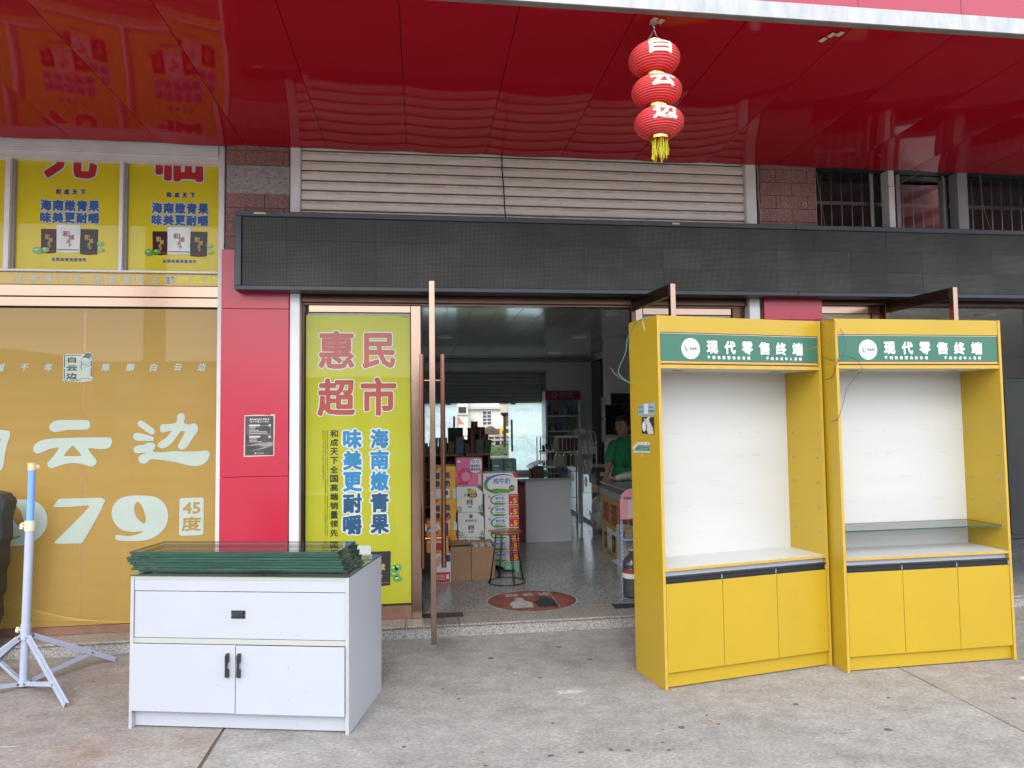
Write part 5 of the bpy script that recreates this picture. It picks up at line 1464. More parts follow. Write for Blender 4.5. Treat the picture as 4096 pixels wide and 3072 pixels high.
for i, x in enumerate((.495, .56, .63)):
    o = MB().obox((x, 6.76, .395), (.025, .008, 0), (-.01, .05, 0), (0, .004, .028)).build('soft_pack', plain((.45, .46, .47), .4), None, .006)
    tag(o, ('white soft pack sticking out at the left of the open carton', 'white soft pack in the middle of the open carton', 'white soft pack at the right end of the open carton')[i], 'pack', 'soft packs in the open carton')
# tall tube of paper leaning
def pack(name, lab, cat, grp, x0, x1, y0, y1, z0, z1, m):
    t = thing(name, lab, cat, ((x0+x1)/2, y0, z0), 0, grp)
    w = (x1-x0)/2; h = z1-z0
    BX('box', m, t, -w, w, 0, y1-y0, 0, h, bevel=.002)
    return t, Face((0, 0, 0), parent=t, lift=.001), w, h
yb, dkb, wht = plain((.80, .45, .03), .4), plain((.02, .04, .20), .4), plain((.72, .73, .72), .4)
rdp = plain((.55, .03, .03), .4)
ys_ = [(.937, 1.157, 'topmost'), (.622, .836, 'middle'), (.397, .520, 'lowest')]
for i, (a_, b_, nm) in enumerate(ys_):
    z0 = a_ if i < 2 else .30
    t, Fx, w, h = pack('yogurt_carton', 'yellow yogurt drink carton with dark blue characters, ' + nm + ' of its stack', 'carton', 'yellow yogurt cartons', .106, .328, 6.95, 7.25, z0, b_, yb)
    Fx.disc('fruit_disc', w*.72, h*.62, .045, plain((.80, .36, .02), .4), .001)
    Fx.glyphs('lettering', [('爆', -w*.85, h*.42, -w*.40, h*.72), ('酸', -w*.85, h*.08, -w*.40, h*.36), ('珠', w*.02, h*.45, w*.50, h*.75), ('奶', w*.02, h*.08, w*.50, h*.38)], dkb, bold=.003, d=.002)
    Fx.poly('red_corner', [(-w, h), (-w*.5, h), (-w, h*.6)], rdp, .002)
for i, (a_, b_) in enumerate(((.838, .935), (.523, .620))):
    t, Fx, w, h = pack('yogurt_carton', ('white side strip carton with bottle print under the topmost yellow carton', 'white side strip carton with bottle print above the lowest yellow carton')[i], 'carton', 'yellow yogurt cartons', .106, .327, 6.952, 7.25, a_, b_, wht)
    Fx.rect('blue_label', -w*.1, h*.35, w*.3, h*.8, dkb, .001); Fx.poly('bottle_print', [(w*.45, h*.08), (w*.8, h*.08), (w*.8, h*.7), (w*.7, h*.95), (w*.55, h*.95), (w*.45, h*.7)], yb, .001)
t, Fx, w, h = pack('juice_carton', 'large pink milk drink carton with a white speech cloud on top of the middle stack', 'carton', None, .333, .594, 6.95, 7.20, .957, 1.236, plain((.66, .16, .30), .4))
cl_ = plain((.74, .72, .76), .4)
Fx.poly('cloud', [(w*.12+.0*k, 0) for k in ()] or [(w*.10, h*.72), (w*.06, h*.84), (w*.16, h*.94), (w*.5, h*.98), (w*.85, h*.95), (w*.95, h*.84), (w*.93, h*.62), (w*.80, h*.50), (w*.5, h*.46), (w*.15, h*.50), (w*.06, h*.60)], cl_, .001)
Fx.glyphs('lettering', row('营养果汁', w*.14, h*.66, w*.86, h*.76, .1) + row('酸奶饮品', w*.14, h*.54, w*.86, h*.64, .1), dkb, bold=.001, d=.002)
Fx.ring('cloud_ring', w*.30, h*.87, .010, .015, dkb, .002); Fx.ring('cloud_ring', w*.66, h*.88, .010, .015, dkb, .002)
Fx.disc('rose_patch', -w*.35, h*.38, .075, plain((.62, .05, .16), .4), .001)
Fx.disc('rose_patch', -w*.25, h*.34, .045, plain((.72, .28, .40), .4), .002)
Fx.rect('red_label', -w*.9, h*.05, -w*.1, h*.14, rdp, .002)
Fx.rect('bottle_print', w*.68, h*.06, w*.88, h*.42, plain((.75, .55, .60), .4), .001)
Fx.disc('brand_oval', -w*.78, h*.88, .016, cl_, .001, .011)
for i, (a_, b_, x0, x1) in enumerate(((.698, .953, .333, .594), (.449, .695, .346, .606), (.200, .446, .348, .610))):
    t, Fx, w, h = pack('milk_carton', 'white milk carton with green plants along its foot, ' + ('topmost with a gold price medal', 'middle', 'lowest, half hidden by the brown cartons')[i], 'carton', 'white plant-printed milk cartons', x0, x1, 6.95, 7.2, a_, b_, wht)
    grn = plain((.03, .20, .05), .4)
    Fx.poly('green_corner', [(w*.5, h), (w, h), (w, h*.78)], plain((.04, .14, .07), .4), .001)
    Fx.rect('brand_square', -.016, h*.78, .016, h*.92, grn, .001)
    Fx.glyphs('lettering', row('金典鲜活', -w*.45, h*.62, w*.45, h*.73, .1), grn, bold=.0006, d=.001)
    Fx.glyphs('lettering', row('纯牛奶', -w*.22, h*.28, w*.24, h*.50, .05) + [('0.09', -w*.15, h*.17, w*.2, h*.25)], dkb, bold=.0012, d=.001)
    rr = random.Random(i)
    vs, fs = [], []
    for k in range(70):
        e = rr.choice((-1, 1)); u = e*w*(1-abs(rr.gauss(0, .22))); u = max(-w*.97, min(w*.97, u)); hh_ = h*.30*rr.random()*abs(u)/w; q = rr.uniform(.002, .006)
        k0 = len(vs); vs += [(u-q, hh_), (u, hh_-q), (u+q, hh_), (u, hh_+q*1.8)]; fs.append((k0, k0+1, k0+2, k0+3))
    Fx.mesh('plant_print', vs, fs, plain((.05, .17, .07), .5), .001)
    if i == 0:
        Fx.disc('gold_medal', w*.22, h*.70, .048, plain((.62, .40, .06), .3), .002)
        Fx.rect('medal_band', w*.22-.046, h*.60, w*.22+.046, h*.72, M['black'], .003)
        Fx.glyphs('lettering', [('.50.0', w*.22-.03, h*.62, w*.22+.032, h*.70)], wht, bold=.001, d=.004)
def milk(x0, x1, y, z0, z1, lab, big):
    t, Fx, w, h = pack('milk_carton', lab, 'carton', 'blue and green arched milk cartons', x0, x1, y, y+.26, z0, z1, wht)
    bl, gr = plain((.02, .18, .55), .4), plain((.12, .32, .05), .4)
    uc, R = (0.01 if big else -.02), h*.52
    n = 26
    vs, fs = [], []
    for i in range(n+1):
        t_ = pi*(.20+1.45*i/n); ww = .012*sin(pi*i/n)*(h/.11)
        ex = R*1.65
        for r_ in (R-ww, R):
            vs.append((uc+ex*cos(t_)*r_/R, max(.002, min(h-.002, h*.46+r_*sin(t_)*.95))))
    fs = [(2*i, 2*i+1, 2*i+3, 2*i+2) for i in range(n)]
    Fx.mesh('blue_arc', vs, fs[:n//2], bl, .001); Fx.mesh('green_arc', vs, fs[n//2:], gr, .001)
    Fx.poly('meadow', [(uc-R*1.3, h*.20), (uc-R*.6, h*.05), (uc+R*.6, h*.03), (uc+R*1.3, h*.16), (uc+R*.4, h*.22), (uc-R*.5, h*.26)], gr, .001)
    Fx.glyphs('lettering', row('纯牛奶', uc-R*.75, h*.48, uc+R*.85, h*.76, .06), bl, bold=.0012, d=.002)
    Fx.ring('brand_ring', -w*.72, h*.78, .014 if big else .011, .017 if big else .014, rdp, .001)
    Fx.glyphs('lettering', row('伊利', -w*.80, h*.72, -w*.64, h*.84, .05), rdp, bold=.0006, d=.002)
    if big:
        Fx.poly('hex_seal', [(w*.66+.034*cos(pi/6+k*pi/3), h*.28+.034*sin(pi/6+k*pi/3)) for k in range(6)], plain((.5, .38, .15), .4), .002)
        Fx.poly('hex_seal', [(w*.66+.027*cos(pi/6+k*pi/3), h*.28+.027*sin(pi/6+k*pi/3)) for k in range(6)], plain((.12, .02, .02), .4), .003)
        Fx.glyphs('lettering', [('3.3', w*.66-.016, h*.23, w*.66+.016, h*.33)], wht, bold=.001, d=.004)
        Fx.poly('red_corner', [(w*.68, h), (w, h), (w, h*.76), (w*.86, h*.76)], rdp, .002)
    else:
        Fx.rect('red_offer', w*.42, h*.04, w*.99, h*.97, rdp, .002)
        Fx.glyphs('lettering', [('5', w*.68, h*.14, w*.90, h*.62)], plain((.80, .55, .04), .4), bold=.003, d=.003)
        Fx.rect('white_line', w*.48, h*.80, w*.95, h*.83, wht, .003)
        Fx.disc('white_bowl', w*.56, h*.22, .011, wht, .003, .007)
        Fx.rect('grey_band', uc-R*.8, h*.30, uc+R*.9, h*.40, plain((.35, .40, .45), .4), .002)
milk(.601, .947, 6.95, .872, 1.079, 'large white milk carton with blue arc lying on the six small ones', True)
for i in range(6):
    z1 = .870 - i*.1125
    milk(.613+(i % 3)*.002, .955+(i % 3)*.0015, 6.95+.003*(i % 2), z1-.1115, z1, 'white milk carton with red 5 offer label, ' + ('topmost', 'second from the top', 'third from the top', 'fourth from the top', 'fifth from the top', 'lowest')[i] + ' of six', False)
st_ = thing('display_stand', 'low pale green cardboard stand under the stack of milk cartons', 'stand', (.79, 6.95, ZF))
gm = plain((.22, .48, .34), .6)
MB().prism([(-.17, 0), (-.13, 0), (-.12, .05), (-.06, .075), (.0, .05), (.02, .02), (.02, .10), (-.17, .10)], 0, .30, 'y').build('left_side', gm, st_)
MB().prism([(.025, .02), (.125, .02), (.125, 0), (.165, 0), (.165, .10), (.025, .10)], 0, .30, 'y').build('right_side', gm, st_)
Face((0, 0, 0), parent=st_).ring('white_ring', .055, .065, .018, .022, wht, .001)
for i, (x0, x1) in enumerate(((.718, .845), (.851, .980))):
    t, Fx, w, h = pack('gift_carton', ('dark green upright carton behind the big milk carton, left one with print lines', 'dark green upright carton behind the big milk carton, right one with white ring')[i], 'carton', 'dark green cartons', x0, x1, 7.25, 7.45, ZF, 1.20, plain((.018, .085, .055), .4))
    pl = plain((.40, .50, .44), .5)
    if i: Fx.ring('white_ring', 0, h-.055, .012, .015, pl, .001)
    else: Fx.rect('title', -w*.7, h-.075, w*.2, h-.062, pl, .001)
    for k in range(4): Fx.rect('print_line', -w*.7, h-.10-.014*k, w*(.7 if k % 2 else .2), h-.097-.014*k, pl, .001)
t, Fx, w, h = pack('diaper_pack', 'orange and blue diaper pack standing on the white one behind the door handle', 'pack', 'diaper packs', .034, .240, 6.64, 6.86, .368, .664, plain((.78, .28, .03), .4))
Fx.poly('blue_patch', [(-w, h*.75), (-w*.2, h*.98), (w*.1, h*.6), (-w*.4, h*.55)], plain((.03, .15, .5), .4), .001); Fx.poly('white_patch', [(-w*.9, h*.7), (w*.1, h*.95), (w*.3, h*.75), (-w*.5, h*.62)], wht, .002)
Fx.rect('navy_patch', w*.45, h*.52, w*.98, h*.92, plain((.02, .03, .18), .4), .002); Fx.rect('red_label', -w*.6, h*.08, w*.7, h*.30, rdp, .002); Fx.rect('white_label', -w*.9, h*.32, w*.9, h*.36, wht, .002)
t, Fx, w, h = pack('diaper_pack', 'white and red diaper pack standing on the floor beside the brown cartons', 'pack', 'diaper packs', .098, .258, 6.60, 6.86, ZF, .364, wht)
Fx.rect('red_base', -w, .004, w*.92, h*.36, rdp, .001); Fx.rect('barcode', w*.45, h*.12, w*.8, h*.28, wht, .002); Fx.rect('navy_patch', w*.2, h*.72, w*.95, h*.96, plain((.02, .03, .18), .4), .001); Fx.poly('peach_patch', [(-w, h*.7), (-w*.3, h*.95), (w*.1, h*.75), (-w*.5, h*.55)], plain((.75, .35, .25), .4), .001)
for k in range(4): Fx.rect('text_line', -w*.9, h*(.10+.05*k), w*.3, h*(.12+.05*k), plain((.8, .6, .5), .4), .002)

so = thing('stool', 'round wooden-topped stool with wire legs and floor ring inside the entrance', 'stool', (.775, 6.52, ZF))
MB().lathe([(.0, .452), (.135, .452), (.143, .456), (.146, .464), (.143, .474), (.135, .478), (0, .480)], 40).build('seat', M['wood'], so, smooth='auto')
for a_ in (.3, .3+pi/2, .3+pi, .3+1.5*pi):
    for da in (-.055, .055):
        MB().tube([(.105*cos(a_+da), .105*sin(a_+da), .45), (.120*cos(a_+da), .120*sin(a_+da), .30), (.171*cos(a_+da*.7), .171*sin(a_+da*.7), .006)], .0042, 8).build('leg', M['wire'], so, smooth=True)
MB().tube([(.173*cos(2*pi*i/40), .173*sin(2*pi*i/40), .0055) for i in range(41)], .0052, 8, cap=False).build('floor_ring', M['wire'], so, smooth=True)
# round floor sticker
fs_ = thing('floor_sticker', 'worn round red floor sticker with two bottles on the shop floor', 'sticker', (.905, 5.82, .0966))
def ell(r, ry, n=40): return [(r*cos(2*pi*i/n), ry*sin(2*pi*i/n)) for i in range(n)]
Ff = Face((0, 0, 0), (1, 0, 0), (0, 1, 0), parent=fs_, lift=.0006)
Ff.poly('border', ell(.385, .345), mat('sticker_border', (.45, .43, .40), .6, var=.5, vs=20), .0006)
Ff.poly('red_field', ell(.372, .330), mat('sticker_red', (.26, .085, .062), .5, var=.55, vs=16), .0012)
pw = mat('sticker_white', (.46, .43, .40), .5, var=.4, vs=24)
Ff.poly('bottle_print', [(-.19, -.22), (-.02, -.22), (-.01, -.08), (-.07, .02), (-.07, .10), (-.14, .10), (-.14, .02), (-.20, -.08)], pw, .0018)
Ff.poly('bottle_print', [(.02, -.22), (.19, -.22), (.20, -.04), (.14, .04), (.14, .10), (.08, .10), (.08, .04), (.01, -.04)], mat('sticker_dark', (.03, .035, .035), .4, var=.4, vs=20), .0018)
Ff.glyphs('lettering', row('白云边', -.20, .14, .18, .25, .3), pw, bold=.006, d=.0018)
Ff.poly('seam', [(.186, -.28), (.192, -.28), (.192, .28), (.186, .28)], pw, .0022)

# ================================================================== counters, freezers, racks
ic = thing('service_counter', 'white inner counter with dark red side in the middle of the shop', 'counter', (0, 0, 0))
BX('front_panel', mat('grey_white', (.50, .53, .57), .4, var=.06, vs=3), ic, 1.268, 1.832, 8.53, 8.55, .098, .862, bevel=.001)
BX('side_panel', M['white_lam'], ic, 1.259, 1.267, 8.50, 9.6, .098, .862)
BX('body', plain((.14, .012, .014), .5), ic, 1.12, 1.830, 8.56, 9.58, .10, .80)
BX('top_edge', M['grey_al'], ic, 1.10, 1.84, 8.50, 8.53, .863, .885)
BX('top_glass', mat('counter_top', (.12, .14, .14), .08, coat=1.0, var=.1), ic, 1.10, 1.84, 8.531, 9.6, .866, .884)
BX('tray', M['grey_al'], ic, 1.18, 1.66, 9.2, 9.45, .885, .93, bevel=.003)
fc = thing('display_counter', 'glass topped counter with yellow banner front and grey aluminium rim', 'counter', (0, 0, 0))
bm_ = mat('banner_yellow', (.50, .33, .07), .5, var=.10, vs=4)
BX('body', plain((.4, .4, .4), .5), fc, 2.035, 2.55, 6.15, 7.73, ZF, .80)
BX('banner', bm_, fc, 2.020, 2.033, 6.12, 7.75, .102, .762)
BX('rim', M['grey_al'], fc, 2.005, 2.56, 6.10, 7.76, .763, .83, bevel=.004)
BX('rail', plain((.06, .07, .075), .3), fc, 2.02, 2.55, 6.12, 7.745, .831, .885)
BX('top_frame', M['steel'], fc, 2.005, 2.56, 6.10, 7.76, .886, .905, bevel=.003)
Fc = Face((2.020, 0, 0), (0, -1, 0), (0, 0, 1), parent=fc, lift=.001)
rb_ = plain((.30, .035, .025), .5)
Fc.glyphs('lettering', [('烟', -7.69, .47, -7.44, .70), ('酒', -7.38, .46, -7.10, .70), ('副', -7.04, .45, -6.76, .70), ('食', -6.70, .44, -6.42, .70)], rb_, bold=.011, d=.001)
pouch(Fc, -7.52, .20, -7.34, .42, wht, rdp, .002); pouch(Fc, -7.64, .18, -7.53, .36, M['black'], yb, .001); pouch(Fc, -7.33, .18, -7.2, .36, M['black'], yb, .001)
Fc.glyphs('lettering', row('全国高端销量领先', -7.56, .135, -7.25, .165, .1), dkb, bold=.001, d=.001)
o = BX('white_carton', wht, None, 2.10, 2.42, 6.35, 6.62, .906, .975, bevel=.002); tag(o, 'flat white box on the yellow-bannered counter in front of the baby', 'box')
def freezer(y0, y1, lab):
    t = thing('chest_freezer', lab, 'freezer', (2.42, y0, ZF), 0, 'chest freezers along the right wall')
    L = y1-y0
    BX('body', M['steel'], t, .0, .60, 0, L-.01, .04, .70, bevel=.006)
    BX('plinth', M['black'], t, .03, .57, .02, L-.03, 0, .039)
    BX('lid_frame', M['white_al'], t, -.012, .61, 0, L-.01, .701, .755, bevel=.004)
    Fz = Face((0, 0, 0), (0, -1, 0), (0, 0, 1), parent=t, lift=.001)
    Fz.rect('blue_print', -L*.95, .42, -L*.55, .69, plain((.03, .07, .25), .3), .001)
    Fz.disc('red_print', -L*.40, .58, .09, rdp, .002, .08)
    Fz.rect('vent', -L*.15-.05, .10, -L*.15+.05, .18, plain((.1, .1, .1), .4), .001)
freezer(9.83, 10.69, 'steel chest freezer nearest the grey sack')
freezer(10.72, 11.58, 'steel chest freezer farther back beside the inner counter')
sk = blob('sack', [('e', (2.42, 9.25, .27), (.17, .16, .18), 0), ('e', (2.41, 9.22, .42), (.15, .14, .17), .3), ('e', (2.34, 9.14, .24), (.08, .08, .13), 0), ('e', (2.48, 9.30, .40), (.13, .12, .17), 0)], mat('sack_plastic', (.34, .35, .36), .35, var=.2, vs=14, bump=.8, bs=14), None, .015, 3)
sk_t = thing('goods_sack', 'full grey plastic sack with red characters beside the freezer', 'sack'); sk.parent = sk_t
Fk = Face((2.27, 9.115, 0), (1, 0, 0), (0, 0, 1), parent=sk_t, lift=.001)
Fk.glyphs('lettering', row('国土田园', -.02, .19, .22, .25, .2), rdp, bold=.004, d=.03)
for i, (x0, x1, y0, y1, z0, z1, c) in enumerate(((2.36, 2.75, 9.2, 9.6, .60, .72, (.55, .20, .03)), (2.33, 2.78, 9.18, 9.62, .721, .93, (.045, .035, .03)))):
    o = BX('goods_carton', plain(c, .6), None, x0, x1, y0, y1, z0, z1, bevel=.004)
    tag(o, ('orange carton stacked on the grey sack', 'black carton with white label strip on the orange carton')[i], 'carton')
    if i: Face((0, y0, 0), parent=o).rect('label_strip', x0+.05, .84, x0+.40, .89, plain((.5, .5, .5), .5), .001)
# rack of snack pouches
rk = thing('pouch_rack', 'dark wire rack hung with snack pouches and hooks beside the inner counter', 'rack', (1.60, 9.35, ZF))
for x in (0, .16, .36, .56):
    MB().tube([(x, 0, 0), (x, 0, 1.28)], .008, 6).build('upright', M['wire'] if x < .5 else M['grey_al'], rk)
    MB().tube([(x, .3, 0), (x, .3, 1.28)], .008, 6).build('upright', M['wire'], rk)
for z_ in (.45, .80, .87, 1.05, 1.13, 1.28):
    MB().tube([(0, 0, z_), (.56, 0, z_)], .005, 6).build('cross_wire', M['steel'], rk)
BX('side_post', M['grey_al'], rk, .51, .57, -.03, .0, .1, 1.30)
BX('price_rail', M['white_al'], rk, -.03, .18, -.05, -.04, 1.07, 1.10); BX('price_rail', M['white_al'], rk, -.02, .20, -.06, -.05, .86, .89); BX('price_rail', M['white_al'], rk, .18, .52, -.04, -.03, 1.27, 1.29); BX('price_rail', M['white_al'], rk, .20, .52, -.04, -.03, 1.06, 1.075)
rr = random.Random(31)
cols_ = [(.08, .015, .015), (.12, .03, .02), (.03, .05, .025), (.22, .21, .19), (.05, .03, .06), (.10, .07, .03), (.30, .29, .27), (.05, .05, .05)]
for zt_, zb_ in ((1.27, 1.09), (1.05, .87)):
    for i in range(6):
        x = .19+.054*i
        o = MB().prism([(x, zb_+rr.uniform(0, .03)), (x+.046, zb_), (x+.048, zt_-.03), (x+.024, zt_), (x, zt_-.03)], -.035-rr.uniform(0, .04), -.02, 'y').build('snack_pouch', plain(rr.choice(cols_), .3), rk)
for i in range(4):
    MB().obox((.03+.045*i, -.05, 1.13+.02*(i % 2)), (.018, 0, .004), (0, .01, 0), (-.004, 0, .04)).build('snack_pouch', plain(rr.choice(cols_), .3), rk)
    MB().obox((.03+.05*i, -.06, .93), (.02, 0, .003), (0, .01, 0), (-.004, 0, .035)).build('snack_pouch', plain((.16, .08, .18) if i < 2 else rr.choice(cols_), .3), rk)
wr = thing('magazine_rack', 'white wire rack with arched top and rows of white packets', 'rack', (2.17, 9.45, ZF))
arch = [(0, 0, 0), (0, 0, 1.355), (.16, 0, 1.36), (.20, 0, 1.34), (.228, 0, 1.28), (.235, 0, 1.15), (.235, 0, 0)]
for y in (0, .28):
    MB().tube([(a_[0], y, a_[2]) for a_ in arch], .006, 8).build('frame', M['white_al'], wr, smooth=True)
for z_ in (.50, .76, .98, 1.12, 1.18):
    MB().tube([(0, 0, z_), (.235, 0, z_)], .004, 6).build('shelf_wire', M['white_al'], wr)
for r_, (z0, n) in enumerate(((1.02, 5), (.74, 4))):
    for i in range(n):
        MB().obox((.045+.038*i, .06, z0+.11), (.012, 0, .003), (0, .06, 0), (-.022, 0, .10)).build('packet', plain((.60, .60, .57) if i % 2 else (.50, .44, .40), .5), wr)
for i, (x, z_) in enumerate(((2.12, 1.42), (2.20, 1.44))):
    o = blob('plastic_bag', [('e', (x, 9.42, z_), (.04, .04, .04), 0), ('c', (x, 9.42, z_+.02), (x+.01, 9.42, z_+.07), .018, .010)], plain((.5, .5, .5), .3), None, .006, 2)
    tag(o, ('small tied clear bag on the rack, left one', 'small tied clear bag on the rack, right one')[i], 'bag')
bx_ = BX('covered_crate', plain((.10, .065, .045), .7), None, 1.44, 1.58, 9.0, 9.4, .886, .985); tag(bx_, 'brown crate under a white sheet on the inner counter', 'crate')
o = MB().prism([(1.40, .975), (1.44, 1.01), (1.52, 1.045), (1.60, 1.06), (1.60, 1.05), (1.50, 1.025), (1.44, .99), (1.41, .965)], 8.98, 9.42, 'y').build('white_sheet', wht, None); tag(o, 'white sheet lying over the brown crate', 'sheet')
# notices and screens at the right
for i, (x0, x1, z0, z1, y) in enumerate(((2.365, 2.90, 1.405, 1.797, 8.8), (2.478, 2.95, 1.80, 1.949, 8.9))):
    o = thing('monitor', ('black wall screen behind the woman in green', 'dark panel just above the black wall screen')[i], 'screen')
    BX('screen', mat('screen_black', (.012, .013, .014), .15), o, x0, x1, y, y+.03, z0, z1, bevel=.003)
    BX('bracket', M['black'], o, x0+.2, x0+.3, y+.031, y+.2, z0+.1, z1-.03)
# screens hang from a free standing partition
o = thing('low_partition', 'white partition panel holding the black screen at the right', 'partition')
BX('panel', M['wall_in'], o, 2.44, 3.455, 9.105, 9.14, ZF, 2.715)
for i, (z0, z1) in enumerate(((1.62, 1.90), (1.30, 1.60))):
    o = BX('hanging_notice', plain((.40, .40, .38), .6), None, 2.375, 2.43, 9.02, 9.03, z0, z1); tag(o, ('white narrow notice on the partition edge, upper one', 'white narrow notice on the partition edge, lower one')[i], 'notice')
# back cabinet with red header
bc = thing('shelf_cabinet', 'glass shelf cabinet with dark red header against the back wall', 'cabinet', (2.15, 12.0, ZF))
BX('side', M['white_al'], bc, 0, .03, 0, .38, 0, 2.02); BX('side', M['white_al'], bc, .60, .63, 0, .38, 0, 2.02)
BX('header', plain((.26, .03, .045), .4), bc, .0, .63, -.01, .0, 1.86, 2.025)
BX('back', plain((.35, .35, .34), .6), bc, .03, .60, .36, .38, .05, 2.0)
for z_ in (.55, 1.0, 1.31, 1.58): BX('shelf', M['white_al'], bc, .031, .599, .0, .355, z_-.01, z_+.01)
Fb = Face((0, -.01, 0), parent=bc)
lt = plain((.42, .22, .22), .5)
Fb.ring('logo_ring', .165, 1.945, .035, .050, lt, .001); Fb.rect('logo_bar', .165, 1.935, .215, 1.950, lt, .001)
Fb.glyphs('lettering', row('供销', .26, 1.95, .38, 2.005, .05) + [('e', .385, 1.955, .43, 1.99)] + row('家', .435, 1.95, .495, 2.005) + [('GXYJ.COM', .26, 1.90, .50, 1.93)], lt, bold=.002, d=.001)
rr = random.Random(8)
for z_ in (1.59, 1.32, 1.01):
    x = .05
    while x < .55:
        w = rr.uniform(.04, .09); h = rr.uniform(.06, .19)
        if rr.random() < .5: o = BX('shelf_good', plain(rr.choice([(.05, .10, .25), (.30, .29, .27), (.22, .13, .07), (.25, .05, .04)]), .5), bc, x, x+w, .06, .2, z_, z_+h)
        else: o = MB().lathe([(w/2, 0), (w/2, h*.7), (w*.25, h*.82), (w*.25, h)], 12, (x+w/2, .12, z_)).build('shelf_good', plain(rr.choice([(.20, .22, .22), (.06, .14, .08), (.32, .28, .22)]), .4), bc)
        x += w+.02
o = thing('potted_plant', 'small leafy plant in a pot on the rack before the red-headed cabinet', 'plant', (2.06, 9.5, 1.385))
MB().lathe([(.025, 0), (.035, .06)], 12).build('pot', plain((.20, .18, .16), .5), o)
lf_ = MB()
for i in range(14):
    a_ = i*2.4; r = .05+.02*(i % 3)
    lf_.quad((0, 0, .06), (r*.5*cos(a_-.25), r*.5*sin(a_-.25), .12), (r*cos(a_), r*sin(a_), .13+.03*(i % 4)), (r*.5*cos(a_+.25), r*.5*sin(a_+.25), .12))
lf_.build('foliage', M['leaf_near'], o)
# snack shelf on the left
gn = thing('snack_shelf', 'tall dark snack shelf in front of the rear glass doors', 'shelf', (0, 9.6, ZF))
for x in (-.62, .28, .90):
    BX('upright', plain((.10, .10, .10), .5), gn, x, x+.035, .0, .45, 0, 1.15)
for k, (x0, x1) in enumerate(((-.60, .56), (.60, .935))):
    for z_ in (.35, .72, 1.055):
        BX('shelf_board', plain((.11, .11, .11), .5), gn, x0, x1, .0, .44, z_-.02, z_)
        BX('price_strip', plain((.38, .25, .08), .5), gn, x0, x1, -.012, -.001, z_-.025, z_+.005)
BX('back_panel', plain((.10, .10, .10), .6), gn, -.6, .92, .45, .46, .05, 1.15)
rr = random.Random(77)
snack = [(.10, .03, .02), (.12, .02, .02), (.04, .07, .14), (.14, .10, .02), (.03, .08, .03), (.12, .12, .12), (.15, .05, .02)]
for z_ in (.36, .73, 1.06):
    x = -.55
    while x < .88:
        w = rr.uniform(.05, .12); h = rr.uniform(.10, .26 if z_ > 1 else .22)
        o = MB().obox((x+w/2, .10, z_+h/2), (w/2, 0, 0), (0, .07, 0), (rr.uniform(-.01, .01), 0, h/2)).build('snack_pack', plain(rr.choice(snack), .4), gn, .004)
        x += w+.012
MB().prism([(.46, 1.075), (.56, 1.075), (.565, 1.225)], -.02, -.012, 'y').build('price_flag', plain((.10, .28, .50), .5), gn)
for i, (x, r, z0, h, c) in enumerate(((.725, .055, 1.42, .18, (.22, .03, .03)), (.815, .078, 1.27, .25, (.10, .035, .03)), (.69, .072, 1.25, .26, (.12, .035, .03)), (.87, .070, 1.20, .22, (.20, .07, .03)))):
    o = MB().lathe([(r, 0), (r*.82, h*.9), (r*.9, h*.9), (r*.9, h)], 20, (x, 9.72 + .09*(i % 2), z0+ZF*0)).build('stacked_tubs', plain(c, .4), None, smooth='auto')
    tag(o, ('dark red upturned tub crowning the snack shelf', 'wide dark tub right of the crowning red tub', 'dark tub left under the crowning red tub', 'small dark tub at the right end of the snack shelf')[i], 'tub', 'upturned tubs on the snack shelf')
o = BX('carton_stack', plain((.02, .028, .026), .6), None, .36, .565, 9.68, 9.9, 1.25, 1.515, bevel=.006); tag(o, 'dark flat-topped carton on the left part of the snack shelf', 'carton')
o = blob('bagged_snacks', [('e', (x, 9.74, 1.26+.02*(k % 3)), (.07, .07, .07+.02*(k % 2)), k) for k, x in enumerate((.40, .47, .55, .60, .64))], mat('snack_bag_dark', (.07, .035, .03), .25, bump=.8, bs=20, var=.5, vs=20), None, .012, 2)
tag(o, 'heap of glossy dark bagged snacks on the snack shelf', 'snack bags')
# things by the right jamb
bt = thing('water_bottle', 'large clear water bottle with red and white label beside the yellow cabinet', 'bottle', (1.768, 5.79, ZF))
pet = thin_glass('clear_plastic', (.86, .91, .92), 1.6, .6, (.50, .56, .58))
prof = [(.070, 0), (.082, .012), (.084, .03), (.080, .045), (.084, .06), (.084, .10), (.0815, .106), (.084, .112), (.084, .16), (.084, .245), (.0815, .252), (.084, .26), (.080, .29), (.062, .325), (.036, .352), (.026, .36), (.026, .39)]
MB().lathe(prof, 32).build('body', pet, bt, smooth=True)
MB().lathe([(.0855, .165), (.0855, .205)], 32).build('white_label', wht, bt, smooth='auto')
MB().lathe([(.0856, .206), (.0856, .236)], 32).build('red_label', plain((.38, .045, .04), .5), bt, smooth='auto')
MB().lathe([(.028, .385), (.028, .405)], 16).build('cap', plain((.30, .35, .40), .5), bt)
ra_ = thing('slotted_rack', 'pale blue slotted metal rack with two posts by the right door jamb', 'rack', (0, 0, ZF))
bluep = mat('rack_blue', (.36, .45, .60), .4, var=.08)
for i, (x, y, h) in enumerate(((1.712, 5.92, .76), (1.818, 5.90, .86))):
    BX('post', bluep, ra_, x, x+.017, y, y+.015, 0, h)
    for k in range(int(h/.035)):
        BX('slot', M['black'], ra_, x+.006, x+.010, y-.0008, y-.0002, .02+.035*k, .036+.035*k)
for z_ in (.20, .45): BX('shelf', bluep, ra_, 1.73, 1.817, 5.91, 6.3, z_, z_+.012)
hd = thing('shop_sign_card', 'round topped pink sign card with black scribble on the blue rack', 'card')
